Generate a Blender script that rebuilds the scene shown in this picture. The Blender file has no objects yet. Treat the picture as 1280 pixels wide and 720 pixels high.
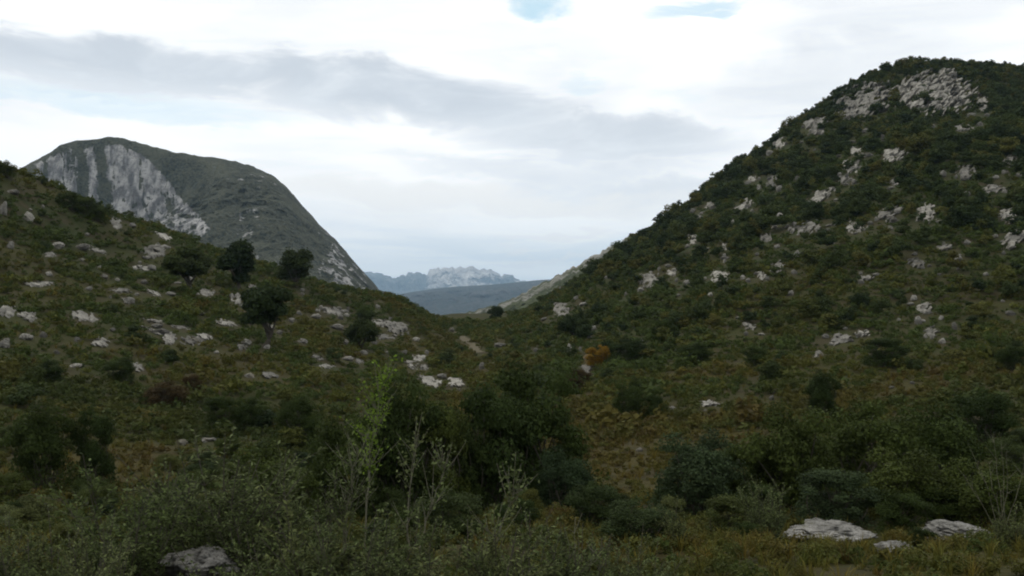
import bpy, bmesh, math, random
import numpy as np
from mathutils import Vector, Matrix
R = math.radians
sc = bpy.context.scene
col = sc.collection

# ------------------------------------------------------------------ camera
F = 1256.0                     # focal length in pixels of a 1280-wide frame
HORIZON = 380.0
PITCH = math.atan((HORIZON - 360.0) / F)
cam_d = bpy.data.cameras.new('camera')
cam_d.sensor_width = 36.0
cam_d.lens = 36.0 * F / 1280.0
cam_d.clip_start = 0.1
cam_d.clip_end = 40000
cam = bpy.data.objects.new('camera', cam_d)
cam.rotation_euler = (math.pi / 2 + PITCH, 0, 0)
cam.location = (0, 0, 0)
col.objects.link(cam)
sc.camera = cam

# ------------------------------------------------------------------ sun, sky, exposure
SUN_EL, SUN_AZ = R(48), R(-60)         # azimuth from +Y (view direction), clockwise positive
sun_d = bpy.data.lights.new('sun', 'SUN')
sun_d.energy = 1.2
sun_d.angle = R(14)
sun_d.color = (1.0, 0.95, 0.87)
sun = bpy.data.objects.new('sun', sun_d)
sdir = Vector((math.sin(SUN_AZ) * math.cos(SUN_EL), math.cos(SUN_AZ) * math.cos(SUN_EL), math.sin(SUN_EL)))
sun.rotation_euler = (-sdir).to_track_quat('-Z', 'Y').to_euler()
col.objects.link(sun)

vs = sc.view_settings
vs.view_transform = 'Standard'; vs.look = 'None'; vs.gamma = 1.0; vs.exposure = 0.0
vs.use_curve_mapping = False
sc.render.engine = 'CYCLES'
cy = sc.cycles
cy.use_denoising = True
cy.max_bounces = 6; cy.diffuse_bounces = 3; cy.transmission_bounces = 3; cy.glossy_bounces = 2
cy.transparent_max_bounces = 4; cy.volume_bounces = 0
cy.filter_width = 2.0


class NT:
    """tiny node-tree helper: numbers or sockets in, sockets out"""
    def __init__(s, tree):
        s.t = tree; s.t.nodes.clear()
    def n(s, typ, **kw):
        nd = s.t.nodes.new(typ)
        for k, v in kw.items(): setattr(nd, k, v)
        return nd
    def put(s, sock, v):
        if isinstance(v, bpy.types.NodeSocket): s.t.links.new(v, sock)
        elif v is not None: sock.default_value = v
    def m(s, op, a, b=None, c=None, clamp=False):
        nd = s.n('ShaderNodeMath', operation=op, use_clamp=clamp)
        for i, v in enumerate((a, b, c)):
            if v is not None: s.put(nd.inputs[i], v)
        return nd.outputs[0]
    def add(s, a, b): return s.m('ADD', a, b)
    def mul(s, a, b): return s.m('MULTIPLY', a, b)
    def sub(s, a, b): return s.m('SUBTRACT', a, b)
    def mix(s, f, a, b, mode='MIX'):
        nd = s.n('ShaderNodeMix', data_type='RGBA', blend_type=mode, clamp_factor=True)
        s.put(nd.inputs[0], f)
        for i, v in ((6, a), (7, b)):
            s.put(nd.inputs[i], (*v, 1) if isinstance(v, tuple) and len(v) == 3 else v)
        return nd.outputs[2]
    def ss(s, x, a, b):            # smoothstep
        nd = s.n('ShaderNodeMapRange', interpolation_type='SMOOTHSTEP')
        s.put(nd.inputs[0], x); s.put(nd.inputs[1], a); s.put(nd.inputs[2], b)
        return nd.outputs[0]
    def xyz(s, x, y, z):
        nd = s.n('ShaderNodeCombineXYZ')
        for i, v in enumerate((x, y, z)): s.put(nd.inputs[i], v)
        return nd.outputs[0]
    def noise(s, vec, scale, detail=4, rough=0.55, dist=0.0):
        nd = s.n('ShaderNodeTexNoise')
        s.put(nd.inputs['Vector'], vec); s.put(nd.inputs['Scale'], scale)
        s.put(nd.inputs['Detail'], detail); s.put(nd.inputs['Roughness'], rough); s.put(nd.inputs['Distortion'], dist)
        return nd.outputs[0]
    def attr(s, name):
        return s.n('ShaderNodeAttribute', attribute_name=name).outputs['Fac']
    def ramp(s, fac, stops):
        nd = s.n('ShaderNodeValToRGB')
        el = nd.color_ramp.elements
        while len(el) < len(stops): el.new(0.5)
        for e, (p, c) in zip(el, stops):
            e.position = p; e.color = (*c, 1)
        s.put(nd.inputs[0], fac)
        return nd.outputs[0]


# ---- overcast sky with broken cloud, blue showing through the gaps
w = bpy.data.worlds.new('World'); sc.world = w; w.use_nodes = True
N = NT(w.node_tree)
sky = N.n('ShaderNodeTexSky', sky_type='NISHITA', sun_disc=False)
sky.sun_elevation = SUN_EL; sky.sun_rotation = SUN_AZ; sky.air_density = 1.0; sky.dust_density = 1.0
d = N.n('ShaderNodeTexCoord').outputs['Generated']
sx = N.n('ShaderNodeSeparateXYZ'); N.put(sx.inputs[0], d)
X, Y, Z = sx.outputs
az = N.mul(N.m('ARCTAN2', X, Y), 57.29578)
el = N.mul(N.m('ARCSINE', Z), 57.29578)
den = N.add(N.m('MAXIMUM', Z, 0.0), 0.10)
cp = N.xyz(N.m('DIVIDE', X, den), N.m('DIVIDE', Y, den), 0.0)        # a flat cloud layer, seen in perspective
n1 = N.noise(cp, 1.1, 6, 0.55, 0.35)
n2 = N.noise(N.xyz(N.mul(az, 0.055), N.mul(el, 0.26), 3.7), 1.0, 6, 0.58, 0.3)
n3 = N.noise(N.xyz(N.mul(az, 0.14), N.mul(el, 0.42), 9.1), 1.0, 5, 0.6, 0.5)
n4 = N.noise(N.xyz(N.mul(az, 0.07), N.mul(el, 0.75), 5.3), 1.0, 5, 0.55, 0.4)
wob = N.mul(N.sub(n3, 0.5), 4.5)
wob2 = N.mul(N.sub(n2, 0.5), 4.5)
azw = N.add(az, N.mul(wob2, 1.6)); elw = N.add(el, wob)


def blob(a0, e0, ra, re, slope=0.0, soft=1.0):
    """soft elliptic patch of the sky: azimuth a0, elevation e0, half sizes ra, re in degrees"""
    da = N.m('DIVIDE', N.sub(azw, a0), ra)
    de = N.m('DIVIDE', N.sub(N.sub(elw, e0), N.mul(N.sub(azw, a0), slope)), re)
    r = N.add(N.mul(da, da), N.mul(de, de))
    return N.m('SUBTRACT', 1.0, N.ss(r, 0.15, 1.6))


def mx(*v):
    o = v[0]
    for q in v[1:]: o = N.m('MAXIMUM', o, q)
    return o


grey = mx(blob(-20, 12.5, 15, 1.25, -0.02), blob(-7, 11.7, 12, 1.7, -0.10), N.mul(blob(4, 9.4, 9, 1.4, -0.08), 0.85), N.mul(blob(2, 7.7, 9, .9, -.03), .55),
          N.mul(blob(17, 12.3, 8, 2.2, 0.12), 0.5), N.mul(blob(24, 15.5, 9, 1.4, 0.05), 0.35), N.mul(blob(6, 6.4, 7, 0.8, -0.05), 0.55),
          N.mul(blob(-22, 11.4, 6, 0.5), .3), N.mul(blob(1, 14.5, 6, 1.0, -.1), .25))
grey = N.add(grey, N.mul(N.ss(n1, 0.54, 0.76), 0.12))
low = N.m('SUBTRACT', 1.0, N.ss(N.add(el, N.mul(wob, 0.35)), 1.5, 6.4))
streak = mx(N.mul(blob(-3, 6.0, 13, 0.75, -0.03), 0.85), N.mul(blob(2.2, 3.9, 3.5, 0.30), 0.7), N.mul(blob(2, 2.95, 3.0, 0.22), 0.6), N.mul(blob(-6, 4.9, 5, 0.4), 0.4))
blue = mx(blob(1.8, 16.5, 1.7, 0.95), N.mul(blob(10.3, 16.5, 3.0, 0.5, 0.12), 0.75), N.mul(blob(4.9, 12.2, 1.3, 0.7, -.1), 0.35),
          N.mul(blob(-20.5, 10.6, 8, 0.8, -0.05), 0.45), N.mul(blob(9.0, 11.2, 1.5, .6), .2))
blue = N.mul(blue, N.mul(N.ss(n3, 0.22, 0.62), .9))
c = N.mix(N.ss(n2, 0.40, 0.7), (12.4, 12.4, 12.3), (10.4, 10.6, 10.8))
c = N.mix(N.mul(N.ss(n4, .5, .7), .40), c, (9.2, 9.65, 10.0))
c = N.mix(N.m('MINIMUM', grey, 1.0), c, N.mix(N.ss(n3, .3, .7), (6.8, 7.35, 8.0), (8.6, 9.1, 9.6)))
c = N.mix(low, c, N.mix(N.ss(n4, .42, .62), (8.9, 9.7, 10.2), (11.8, 11.9, 11.8)))
c = N.mix(streak, c, (10.8, 10.7, 10.4))
skyb = N.mix(0.75, sky.outputs[0], (5.6, 9.0, 10.6))
c = N.mix(N.mul(blue, 0.9), c, skyb)
c = N.mix(N.ss(el, -1.5, -6.0), c, (1.2, 1.25, 1.1))
bg = N.n('ShaderNodeBackground'); N.put(bg.inputs[0], c); bg.inputs[1].default_value = 0.10
N.put(N.n('ShaderNodeOutputWorld').inputs[0], bg.outputs[0])


# ------------------------------------------------------------------ noise
rng = np.random.default_rng(11)
_P = rng.permutation(1024)
_G3 = rng.normal(size=(1024, 3)); _G3 /= np.linalg.norm(_G3, axis=1)[:, None]


def perlin(x, y, z=0.0):
    x, y, z = np.broadcast_arrays(np.asarray(x, float), np.asarray(y, float), np.asarray(z, float))
    xi, yi, zi = np.floor(x).astype(int), np.floor(y).astype(int), np.floor(z).astype(int)
    xf, yf, zf = x - xi, y - yi, z - zi
    u, v, t = (q * q * q * (q * (q * 6 - 15) + 10) for q in (xf, yf, zf))
    out = 0.0
    for a in (0, 1):
        for b in (0, 1):
            for c_ in (0, 1):
                g = _G3[_P[(_P[(_P[(xi + a) & 1023] + yi + b) & 1023] + zi + c_) & 1023]]
                wgt = (u if a else 1 - u) * (v if b else 1 - v) * (t if c_ else 1 - t)
                out = out + wgt * (g[..., 0] * (xf - a) + g[..., 1] * (yf - b) + g[..., 2] * (zf - c_))
    return out * 1.6


def fbm(x, y, z=0.0, o=4, g=0.5):
    s, a, f = 0.0, 1.0, 1.0
    for k in range(o):
        s = s + a * perlin(x * f + 17.3 * k, y * f - 9.1 * k, z * f + 4.7 * k)
        a *= g; f *= 2.03
    return s


def sstep(x, a, b):
    t = np.clip((x - a) / (b - a), 0, 1)
    return t * t * (3 - 2 * t)


def pchip(xk, yk, x):
    """monotone cubic; yk may be (n, m), interpolated along its first axis"""
    xk = np.asarray(xk, float); yk = np.asarray(yk, float)
    if yk.ndim == 1: yk = yk[:, None]; flat = True
    else: flat = False
    h_ = np.diff(xk)[:, None]; dl = np.diff(yk, axis=0) / h_
    m_ = np.zeros_like(yk)
    w1 = 2 * h_[1:] + h_[:-1]; w2 = h_[1:] + 2 * h_[:-1]
    ok = dl[:-1] * dl[1:] > 0
    with np.errstate(divide='ignore', invalid='ignore'):
        hm = (w1 + w2) / (w1 / dl[:-1] + w2 / dl[1:])
    m_[1:-1] = np.where(ok, hm, 0); m_[0] = dl[0]; m_[-1] = dl[-1]
    x = np.clip(np.asarray(x, float), xk[0], xk[-1])
    i = np.clip(np.searchsorted(xk, x) - 1, 0, len(xk) - 2)
    t = ((x - xk[i]) / np.diff(xk)[i])[:, None]; hh = np.diff(xk)[i][:, None]
    r = (2*t**3 - 3*t*t + 1) * yk[i] + (t**3 - 2*t*t + t) * hh * m_[i] + (-2*t**3 + 3*t*t) * yk[i+1] + (t**3 - t*t) * hh * m_[i+1]
    return r[:, 0] if flat else r


# ------------------------------------------------------------------ the valley: heights along lines of sight
def P(Y, py): return (Y, (HORIZON - py) / F * Y)


NEAR = [(-40, -1.0), (0, -1.7), (4, -2.0), (8, -2.6), (16, -3.75), (30, -5.5)]
COLS = {   # column (pixel) : (distance, height) pairs, crest last
    -520: [(50, -3), (80, 10), (140, 42)],
    -200: [(50, -3.5), (80, 6), (140, 29)],
    0: [(50, -4.5), P(80, 378), P(110, 282), P(140, 208)],
    70: [(50, -5.0), P(80, 394), P(115, 305), P(145, 235)],
    150: [(50, -5.6), P(80, 411), P(120, 330), P(155, 270)],
    220: [(50, -6.0), P(80, 425), P(120, 350), P(160, 297)],
    300: [(50, -6.4), P(80, 440), P(115, 384), P(165, 326)],
    380: [(50, -6.6), P(80, 458), P(120, 404), P(175, 351)],
    475: [(50, -6.8), P(80, 480), P(120, 434), P(205, 370)],
    575: [(50, -6.9), P(80, 498), P(120, 456), P(180, 422), P(270, 392)],
    640: [(50, -6.8), P(80, 494), P(120, 452), P(180, 416), P(280, 392)],
    700: [(50, -6.6), P(80, 485), P(120, 432), P(180, 384), P(280, 368)],
    740: [(50, -6.4), P(80, 478), P(120, 415), P(180, 358), P(280, 346)],
    770: [(50, -6.4), P(80, 473), P(120, 403), P(180, 342), P(280, 325)],
    830: [(50, -6.3), P(80, 461), P(120, 382), P(180, 315), P(290, 285)],
    900: [(50, -6.2), P(80, 450), P(120, 356), P(180, 284), P(300, 232)],
    960: [(50, -6.0), P(80, 444), P(120, 338), P(180, 263), P(310, 194)],
    1000: [(50, -5.8), P(80, 440), P(120, 328), P(180, 245), P(320, 166)],
    1050: [(50, -5.6), P(80, 436), P(120, 314), P(180, 224), P(290, 138), P(320, 124)],
    1100: [(50, -5.4), P(80, 430), P(120, 302), P(180, 206), P(290, 120), P(325, 100)],
    1150: [(50, -5.2), P(80, 424), P(120, 294), P(180, 192), P(290, 112), P(330, 87)],
    1210: [(50, -5.0), P(80, 418), P(120, 284), P(180, 180), P(290, 110), P(335, 87)],
    1290: [(50, -4.6), P(80, 410), P(120, 274), P(180, 168), P(290, 110), P(340, 90)],
    1500: [(50, -3.0), P(80, 390), P(120, 250), P(180, 150), P(330, 90)],
    1900: [(50, -1.0), P(80, 350), P(120, 230), P(180, 150), P(330, 110)],
}
NEARY = 12.0
UG = np.linspace((-520 - 640) / F, (1900 - 640) / F, 1201)
SG = np.concatenate([np.linspace(-40, 3.5, 30), np.geomspace(4, 520, 620)])
rows = []
for px, pr in COLS.items():
    cy_, cz_ = pr[-1]
    tail = [(cy_ + 18, cz_ - 1.5), (cy_ + 70, cz_ - 14), (cy_ + 150, cz_ - 34)]
    tail = [q for q in tail if q[0] < 505] + [(520, max(-70, cz_ - 60))]
    pts = NEAR + pr + tail
    rows.append(pchip([q[0] for q in pts], [q[1] for q in pts], SG))
uk = [(p - 640) / F for p in COLS]
TAB = pchip(uk, np.array(rows), UG)                         # (u, s)
uu, ss_ = np.meshgrid(UG, SG, indexing='ij')
GX = uu * np.maximum(ss_, NEARY); GY = ss_
sl = sstep(GY, 70, 170)
GZ = TAB + 0.22 * fbm(GX / 5, GY / 5, 1.5, 4) * sstep(GY, 2, 14) + 0.8 * fbm(GX / 26, GY / 26, 5.1, 3) * sl \
    + 2.2 * perlin(GX / 70, GY / 70, 8.8) * sl * sstep(GX, 0, 60)


def gidx(x, y):
    u = np.asarray(x) / np.maximum(y, NEARY)
    fu = np.clip((u - UG[0]) / (UG[1] - UG[0]), 0, len(UG) - 1.001)
    fs = np.clip(np.interp(y, SG, np.arange(len(SG))), 0, len(SG) - 1.001)
    return fu, fs


def ground(x, y):
    fu, fs = gidx(x, y)
    i, j = fu.astype(int), fs.astype(int); a, b = fu - i, fs - j
    return (GZ[i, j]*(1-a)*(1-b) + GZ[i+1, j]*a*(1-b) + GZ[i, j+1]*(1-a)*b + GZ[i+1, j+1]*a*b)


cpit, spit = math.cos(PITCH), math.sin(PITCH)


def ray(px, py):
    a = (np.asarray(px, float) - 640) / F; b = (360 - np.asarray(py, float)) / F
    return a / (cpit - b*spit), (spit + b * cpit) / (cpit - b * spit)       # x and z per unit of Y


def project(x, y, z):
    dpt = y * cpit + z * spit; up = -y * spit + z * cpit
    dpt = np.maximum(dpt, 0.01)
    return 640 + F * x / dpt, 360 - F * up / dpt


MY = np.geomspace(4, 420, 420)


def at(px, py):
    """first point where the line of sight through a pixel meets the ground (skyline pixels give the crest)"""
    rx, rz = ray(np.atleast_1d(px), np.atleast_1d(py))
    yy = np.broadcast_to(MY, (len(rx), len(MY)))
    gap = rz[:, None] * yy - ground(rx[:, None] * yy, yy)
    hit = gap < 0
    k = np.where(hit.any(1), hit.argmax(1), gap[:, 60:].argmin(1) + 60)
    k = np.maximum(k, 1)
    g0, g1 = gap[np.arange(len(k)), k - 1], gap[np.arange(len(k)), k]
    t = np.where(hit.any(1), np.clip(g0 / np.maximum(g0 - g1, 1e-6), 0, 1), 1)
    y = MY[k - 1] + t * (MY[k] - MY[k - 1]); x = rx * y
    return x, y, ground(x, y)


def visible(x, y, z):
    t = np.linspace(0.15, 0.97, 50)
    yy = y[:, None] * t; xx = x[:, None] * t; zz = z[:, None] * t
    return ~((ground(xx, yy) > zz + 0.05) & (yy > 4)).any(1)


# how dry and brown the ground cover is: big natural patches plus the clearings the valley has
DRY = [(785, 555, 70, 34, .9), (240, 478, 70, 20, .8), (905, 462, 75, 10, .7), (1235, 462, 60, 12, .8), (745, 512, 60, 18, .9), (60, 600, 90, 50, .6),
       (700, 640, 110, 22, .6), (120, 440, 90, 16, .3), (520, 430, 60, 20, .5), (590, 505, 30, 25, .7), (600, 470, 60, 20, .5), (860, 690, 120, 30, .35), (400, 470, 60, 15, .4)]
_dx, _dy, _ = at([q[0] for q in DRY], [q[1] for q in DRY])
_lx, _ly, _ = at([q[0] for q in DRY], [q[1] + q[3] for q in DRY])


def dryness(x, y):
    v = 0.36 + 0.55 * fbm(x / 16, y / 16, 3.3, 3)
    for q, cx, cy_, ly in zip(DRY, _dx, _dy, _ly):
        rx = q[2] / F * cy_; ry = max(1.2, cy_ - ly)
        v = v + q[4] * np.exp(-((x - cx) / rx)**2 - ((y - cy_) / ry)**2)
    return np.clip(v - 0.42 * sstep(x, 12, 60) * sstep(y, 78, 130), 0, 1)


# ------------------------------------------------------------------ mesh helpers
class MB:
    def __init__(s): s.v, s.f, s.t, s.h = [], [], [], []; s.n = 0
    def quads(s, V, Q, tint=None, hue=None):
        V = np.asarray(V, float).reshape(-1, 3)
        s.v.append(V); s.f.append(np.asarray(Q, np.int64).reshape(-1, 4) + s.n); s.n += len(V)
        s.t.append(np.full(len(V), 0.5) if tint is None else np.broadcast_to(tint, (len(V),)))
        s.h.append(np.zeros(len(V)) if hue is None else np.broadcast_to(hue, (len(V),)))
    def arrays(s): return np.concatenate(s.v), np.concatenate(s.f), np.concatenate(s.t), np.concatenate(s.h)
    def mesh(s, name, mat, smooth=False):
        return raw_mesh(name, *s.arrays()[:2], mat, smooth, tint=s.arrays()[2], hue=s.arrays()[3])


def raw_mesh(name, V, Q, mat, smooth=False, **attrs):
    me = bpy.data.meshes.new(name)
    me.vertices.add(len(V)); me.vertices.foreach_set('co', np.asarray(V, np.float32).ravel())
    me.loops.add(Q.size); me.loops.foreach_set('vertex_index', np.asarray(Q, np.int32).ravel())
    me.polygons.add(len(Q)); me.polygons.foreach_set('loop_start', np.arange(0, Q.size, Q.shape[1], dtype=np.int32))
    me.polygons.foreach_set('use_smooth', np.full(len(Q), smooth))
    me.update(calc_edges=True)
    for k, a in attrs.items():
        at_ = me.attributes.new(k, 'FLOAT', 'POINT'); at_.data.foreach_set('value', np.asarray(a, np.float32))
    if mat: me.materials.append(mat)
    return me


def tag(o, label=None, cat=None, group=None, kind=None):
    for k, v in (('label', label), ('category', cat), ('group', group), ('kind', kind)):
        if v: o[k] = v
    return o


def link(name, me, parent=None, loc=(0, 0, 0), rz=0.0, scale=1.0):
    o = bpy.data.objects.new(name, me)
    o.location = loc; o.rotation_euler = (0, 0, rz)
    o.scale = (scale,) * 3 if np.isscalar(scale) else scale
    o.parent = parent
    col.objects.link(o)
    return o


def grid_quads(n, m):
    i, j = np.meshgrid(np.arange(n - 1), np.arange(m - 1), indexing='ij')
    a = (i * m + j).ravel()
    return np.stack([a, a + m, a + m + 1, a + 1], 1)


def tube(mb, pts, r0, r1, sides=5, tint=0.5):
    pts = np.asarray(pts, float); n = len(pts)
    tn = np.gradient(pts, axis=0); tn /= np.linalg.norm(tn, axis=1)[:, None] + 1e-9
    ref = np.where(np.abs(tn[:, 2:3]) > 0.9, np.array([[1., 0, 0]]), np.array([[0, 0, 1.]]))
    a = np.cross(tn, ref); a /= np.linalg.norm(a, axis=1)[:, None] + 1e-9
    b = np.cross(tn, a)
    rr = np.linspace(r0, r1, n)[:, None, None]
    th = np.linspace(0, 2 * np.pi, sides, endpoint=False)
    ring = pts[:, None, :] + rr * (np.cos(th)[None, :, None] * a[:, None, :] + np.sin(th)[None, :, None] * b[:, None, :])
    q = []
    for i in range(n - 1):
        for k in range(sides):
            q.append((i*sides + k, i*sides + (k+1) % sides, (i+1)*sides + (k+1) % sides, (i+1)*sides + k))
    mb.quads(ring.reshape(-1, 3), q, tint)


def leaves(mb, c, nrm, L, W, g, tint=None, hue=None, axis=None):
    """kite-shaped leaves (or leaf clumps, at a distance) at points c facing nrm"""
    n = len(c)
    nrm = nrm / (np.linalg.norm(nrm, axis=1)[:, None] + 1e-9)
    ax = g.normal(size=(n, 3)) if axis is None else axis
    ax = ax - (ax * nrm).sum(1)[:, None] * nrm; ax /= np.linalg.norm(ax, axis=1)[:, None] + 1e-9
    sd = np.cross(nrm, ax)
    L = np.broadcast_to(L, (n,))[:, None]; W = np.broadcast_to(W, (n,))[:, None]
    k = g.uniform(-.25, .25, (n, 1))
    V = np.stack([c - ax*L*.5, c + sd*W*.5 + ax*L*k*.5 + nrm*W*.12, c + ax*L*.5, c - sd*W*.5 + ax*L*k*.3 + nrm*W*.12], 1)
    t = g.uniform(0, 1, n) if tint is None else tint
    mb.quads(V.reshape(-1, 3), np.arange(4*n).reshape(-1, 4), np.repeat(t, 4), None if hue is None else np.repeat(hue, 4))


def unit(g, n):
    v = g.normal(size=(n, 3)); return v / np.linalg.norm(v, axis=1)[:, None]


def lobes_for(g, n, rx, rz, zc, lo=.28, hi=.48):
    d_ = unit(g, n); d_[:, 2] = d_[:, 2] * .9 + .08
    c_ = d_ * g.uniform(.45, .85, (n, 1)) * np.array([rx, rx, rz]) + np.array([0, 0, zc])
    r_ = g.uniform(lo, hi, n) * (rx + rz) / 2
    return c_, r_


def foliage(g, n, size, lob=12, rx=.5, rz=.45, zc=.52, stray=.05, inner=.2, lo=.28, hi=.48, asp=.6, top=1.0, skirt=0.0):
    mb = MB()
    lc, lr = lobes_for(g, lob, rx, rz, zc, lo, hi)
    k = g.choice(lob, n, p=lr**2 / (lr**2).sum())
    d_ = unit(g, n); d_[:, 2] = np.where(d_[:, 2] < -.3, d_[:, 2] * .4, d_[:, 2])
    r_ = np.where(g.random(n) < inner, g.uniform(.2, .75, n), g.uniform(.78, 1.05, n))
    r_ = np.where(g.random(n) < stray, g.uniform(1.05, 1.35, n), r_)
    # dents in the lobes so that the outline is broken
    r_ = r_ * (1 + .16 * fbm(d_[:, 0]*3 + k, d_[:, 1]*3, d_[:, 2]*3, 2))
    p = lc[k] + d_ * (lr[k] * r_)[:, None]
    if skirt:
        s_ = g.random(n) < skirt
        q = unit(g, n) * g.uniform(.6, 1.0, (n, 1)) * np.array([rx * 1.05, rx * 1.05, .30]) + np.array([0, 0, .12])
        q[:, :2] *= (1 + .45 * fbm(q[:, 0] * 3, q[:, 1] * 3, rx + lob, 2))[:, None]
        p = np.where(s_[:, None], q, p)
    ok = (p[:, 2] > .02) & (p[:, 2] < top + .12 * g.random(n))
    p, d_, k = p[ok], d_[ok], k[ok]
    nn = d_ * .9 + unit(g, len(p)) * .75 + np.array([0, 0, .25])
    ltint = g.uniform(0, 1, lob)
    t = np.clip(.5 * g.random(len(p)) + .5 * ltint[k], 0, 1)
    sz = size * g.uniform(.6, 1.35, len(p))
    leaves(mb, p, nn, sz, sz * asp, g, t)
    return mb, lc


def stems_to(g, targets, r0, base=.05, bend=.08):
    mb = MB()
    for t in targets:
        b = np.array([g.normal(0, base), g.normal(0, base), -.06])
        u = np.linspace(0, 1, 6)[:, None]
        pts = b * (1-u) + np.asarray(t) * u + np.sin(u * np.pi) * np.array([g.normal(0, bend), g.normal(0, bend), .02])
        tube(mb, pts, r0 * g.uniform(.7, 1.2), r0 * .25, 5, g.random())
    return mb


def sprigs(g, n, H, spread, leafL, per=16, twigs=8, leafW=.38, lean=.0, rbase=.12, start=.22, thick=.009):
    """a many-stemmed shrub: upright rods with short twigs and narrow leaves along them"""
    st, lf = MB(), MB()
    C, NN, AX = [], [], []
    def rod(b, dirv, L, r, depth):
        k = 7
        u = np.linspace(0, 1, k)[:, None]
        bend = unit(g, 1)[0] * L * .10; bend[2] = abs(bend[2])
        pts = b + dirv * L * u + bend * (u**2)
        tube(st, pts, r, r * .35, 4, g.random())
        return pts
    def clothe(pts, n_, s0):
        for q in range(n_):
            f = s0 + (1 - s0) * (q + g.random()) / n_
            i = min(int(f * (len(pts) - 1)), len(pts) - 2); fr = f * (len(pts) - 1) - i
            p = pts[i] * (1 - fr) + pts[i+1] * fr
            t_ = pts[i+1] - pts[i]; t_ = t_ / np.linalg.norm(t_)
            out = unit(g, 1)[0]; out = out - out.dot(t_) * t_; out /= np.linalg.norm(out)
            ax = out * .8 + t_ * .7; ax /= np.linalg.norm(ax)
            C.append(p + ax * leafL * .5); AX.append(ax); NN.append(np.cross(ax, unit(g, 1)[0]) + np.array([0, 0, .5]))
    for _ in range(n):
        a = g.uniform(0, 2*np.pi); rr = rbase * math.sqrt(g.random())
        b = np.array([rr*math.cos(a), rr*math.sin(a), -.05])
        ln = g.uniform(.1, 1) * spread
        dv = np.array([math.cos(a)*ln + lean, math.sin(a)*ln, 1.0]); dv /= np.linalg.norm(dv)
        L = H * (.42 + .68 * g.random()**1.4)
        pts = rod(b, dv, L, thick, 0)
        clothe(pts, per, start)
        for _t in range(twigs):
            f = g.uniform(start, .92); p = pts[int(f * 6)]
            td = dv * .8 + unit(g, 1)[0] * .7; td[2] = abs(td[2]); td /= np.linalg.norm(td)
            tp = rod(p, td, H * g.uniform(.12, .3), thick * .4, 1)
            clothe(tp, per, .1)
    C, NN, AX = map(np.array, (C, NN, AX))
    s_ = leafL * g.uniform(.6, 1.3, len(C))
    leaves(lf, C, NN, s_, s_ * leafW, g, None, None, AX)
    return st, lf


def scatter(name, bases, x, y, z, sc_, hue, mat, g, flat=1.0):
    """many small clumps merged into one object of stuff"""
    mb = MB()
    which = g.integers(0, len(bases), len(x))
    for b, (V, Q, t, _h) in enumerate(bases):
        s = which == b; k = int(s.sum())
        if not k: continue
        th = g.uniform(0, 2*np.pi, k); c_, s_ = np.cos(th), np.sin(th)
        S = sc_[s][:, None]; asp = g.uniform(.8, 1.35, (k, 1))
        vx = (V[:, 0] * c_[:, None] - V[:, 1] * s_[:, None]) * S * asp + x[s][:, None]
        vy = (V[:, 0] * s_[:, None] + V[:, 1] * c_[:, None]) * S * asp + y[s][:, None]
        vz = V[:, 2] * S * flat + z[s][:, None] - .03
        VV = np.stack([vx, vy, vz], 2).reshape(-1, 3)
        QQ = (Q[None] + (np.arange(k) * len(V))[:, None, None]).reshape(-1, 4)
        mb.quads(VV, QQ, np.tile(t, k), np.repeat(hue[s], len(V)))
    me = mb.mesh(name, mat)
    return link(name, me)


# ------------------------------------------------------------------ materials
def principled(N, colr, rough=.8, spec=.2, bump=None, strength=.5, dist=.1):
    b = N.n('ShaderNodeBsdfPrincipled')
    N.put(b.inputs['Base Color'], colr); N.put(b.inputs['Roughness'], rough); N.put(b.inputs['Specular IOR Level'], spec)
    if bump is not None:
        bp = N.n('ShaderNodeBump'); bp.inputs['Strength'].default_value = strength; bp.inputs['Distance'].default_value = dist
        N.put(bp.inputs['Height'], bump); N.t.links.new(bp.outputs[0], b.inputs['Normal'])
    return b


def newmat(name):
    m = bpy.data.materials.new(name); m.use_nodes = True
    return m, NT(m.node_tree)


def leafmat(name, stops, var=(.62, 1.4), trans=.28, rough=.65, spec=.06, rnd=1.0, gain=0.88):
    """leaf colour: the plant's own hue from the stops, each leaf a little lighter or darker"""
    m, N = newmat(name)
    rn = N.n('ShaderNodeObjectInfo').outputs['Random']
    f = N.m('FRACT', N.add(N.mul(rn, rnd), N.mul(N.attr('hue'), .999)))
    stops = [(p, tuple(q * gain for q in c_)) for p, c_ in stops]
    c_ = N.ramp(f, stops)
    k = N.n('ShaderNodeMapRange'); N.put(k.inputs[0], N.attr('tint')); k.inputs[3].default_value = var[0]; k.inputs[4].default_value = var[1]
    gcol = N.n('ShaderNodeVectorMath', operation='SCALE'); N.put(gcol.inputs[0], c_); N.put(gcol.inputs[3], k.outputs[0])
    cc = gcol.outputs[0]
    b = principled(N, cc, rough, spec)
    tr = N.n('ShaderNodeBsdfTranslucent'); N.put(tr.inputs[0], N.mix(.5, cc, (.10, .13, .03), 'MIX') if False else cc)
    mx_ = N.n('ShaderNodeMixShader'); mx_.inputs[0].default_value = trans
    N.t.links.new(b.outputs[0], mx_.inputs[1]); N.t.links.new(tr.outputs[0], mx_.inputs[2])
    N.put(N.n('ShaderNodeOutputMaterial').inputs[0], mx_.outputs[0])
    return m


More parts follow.
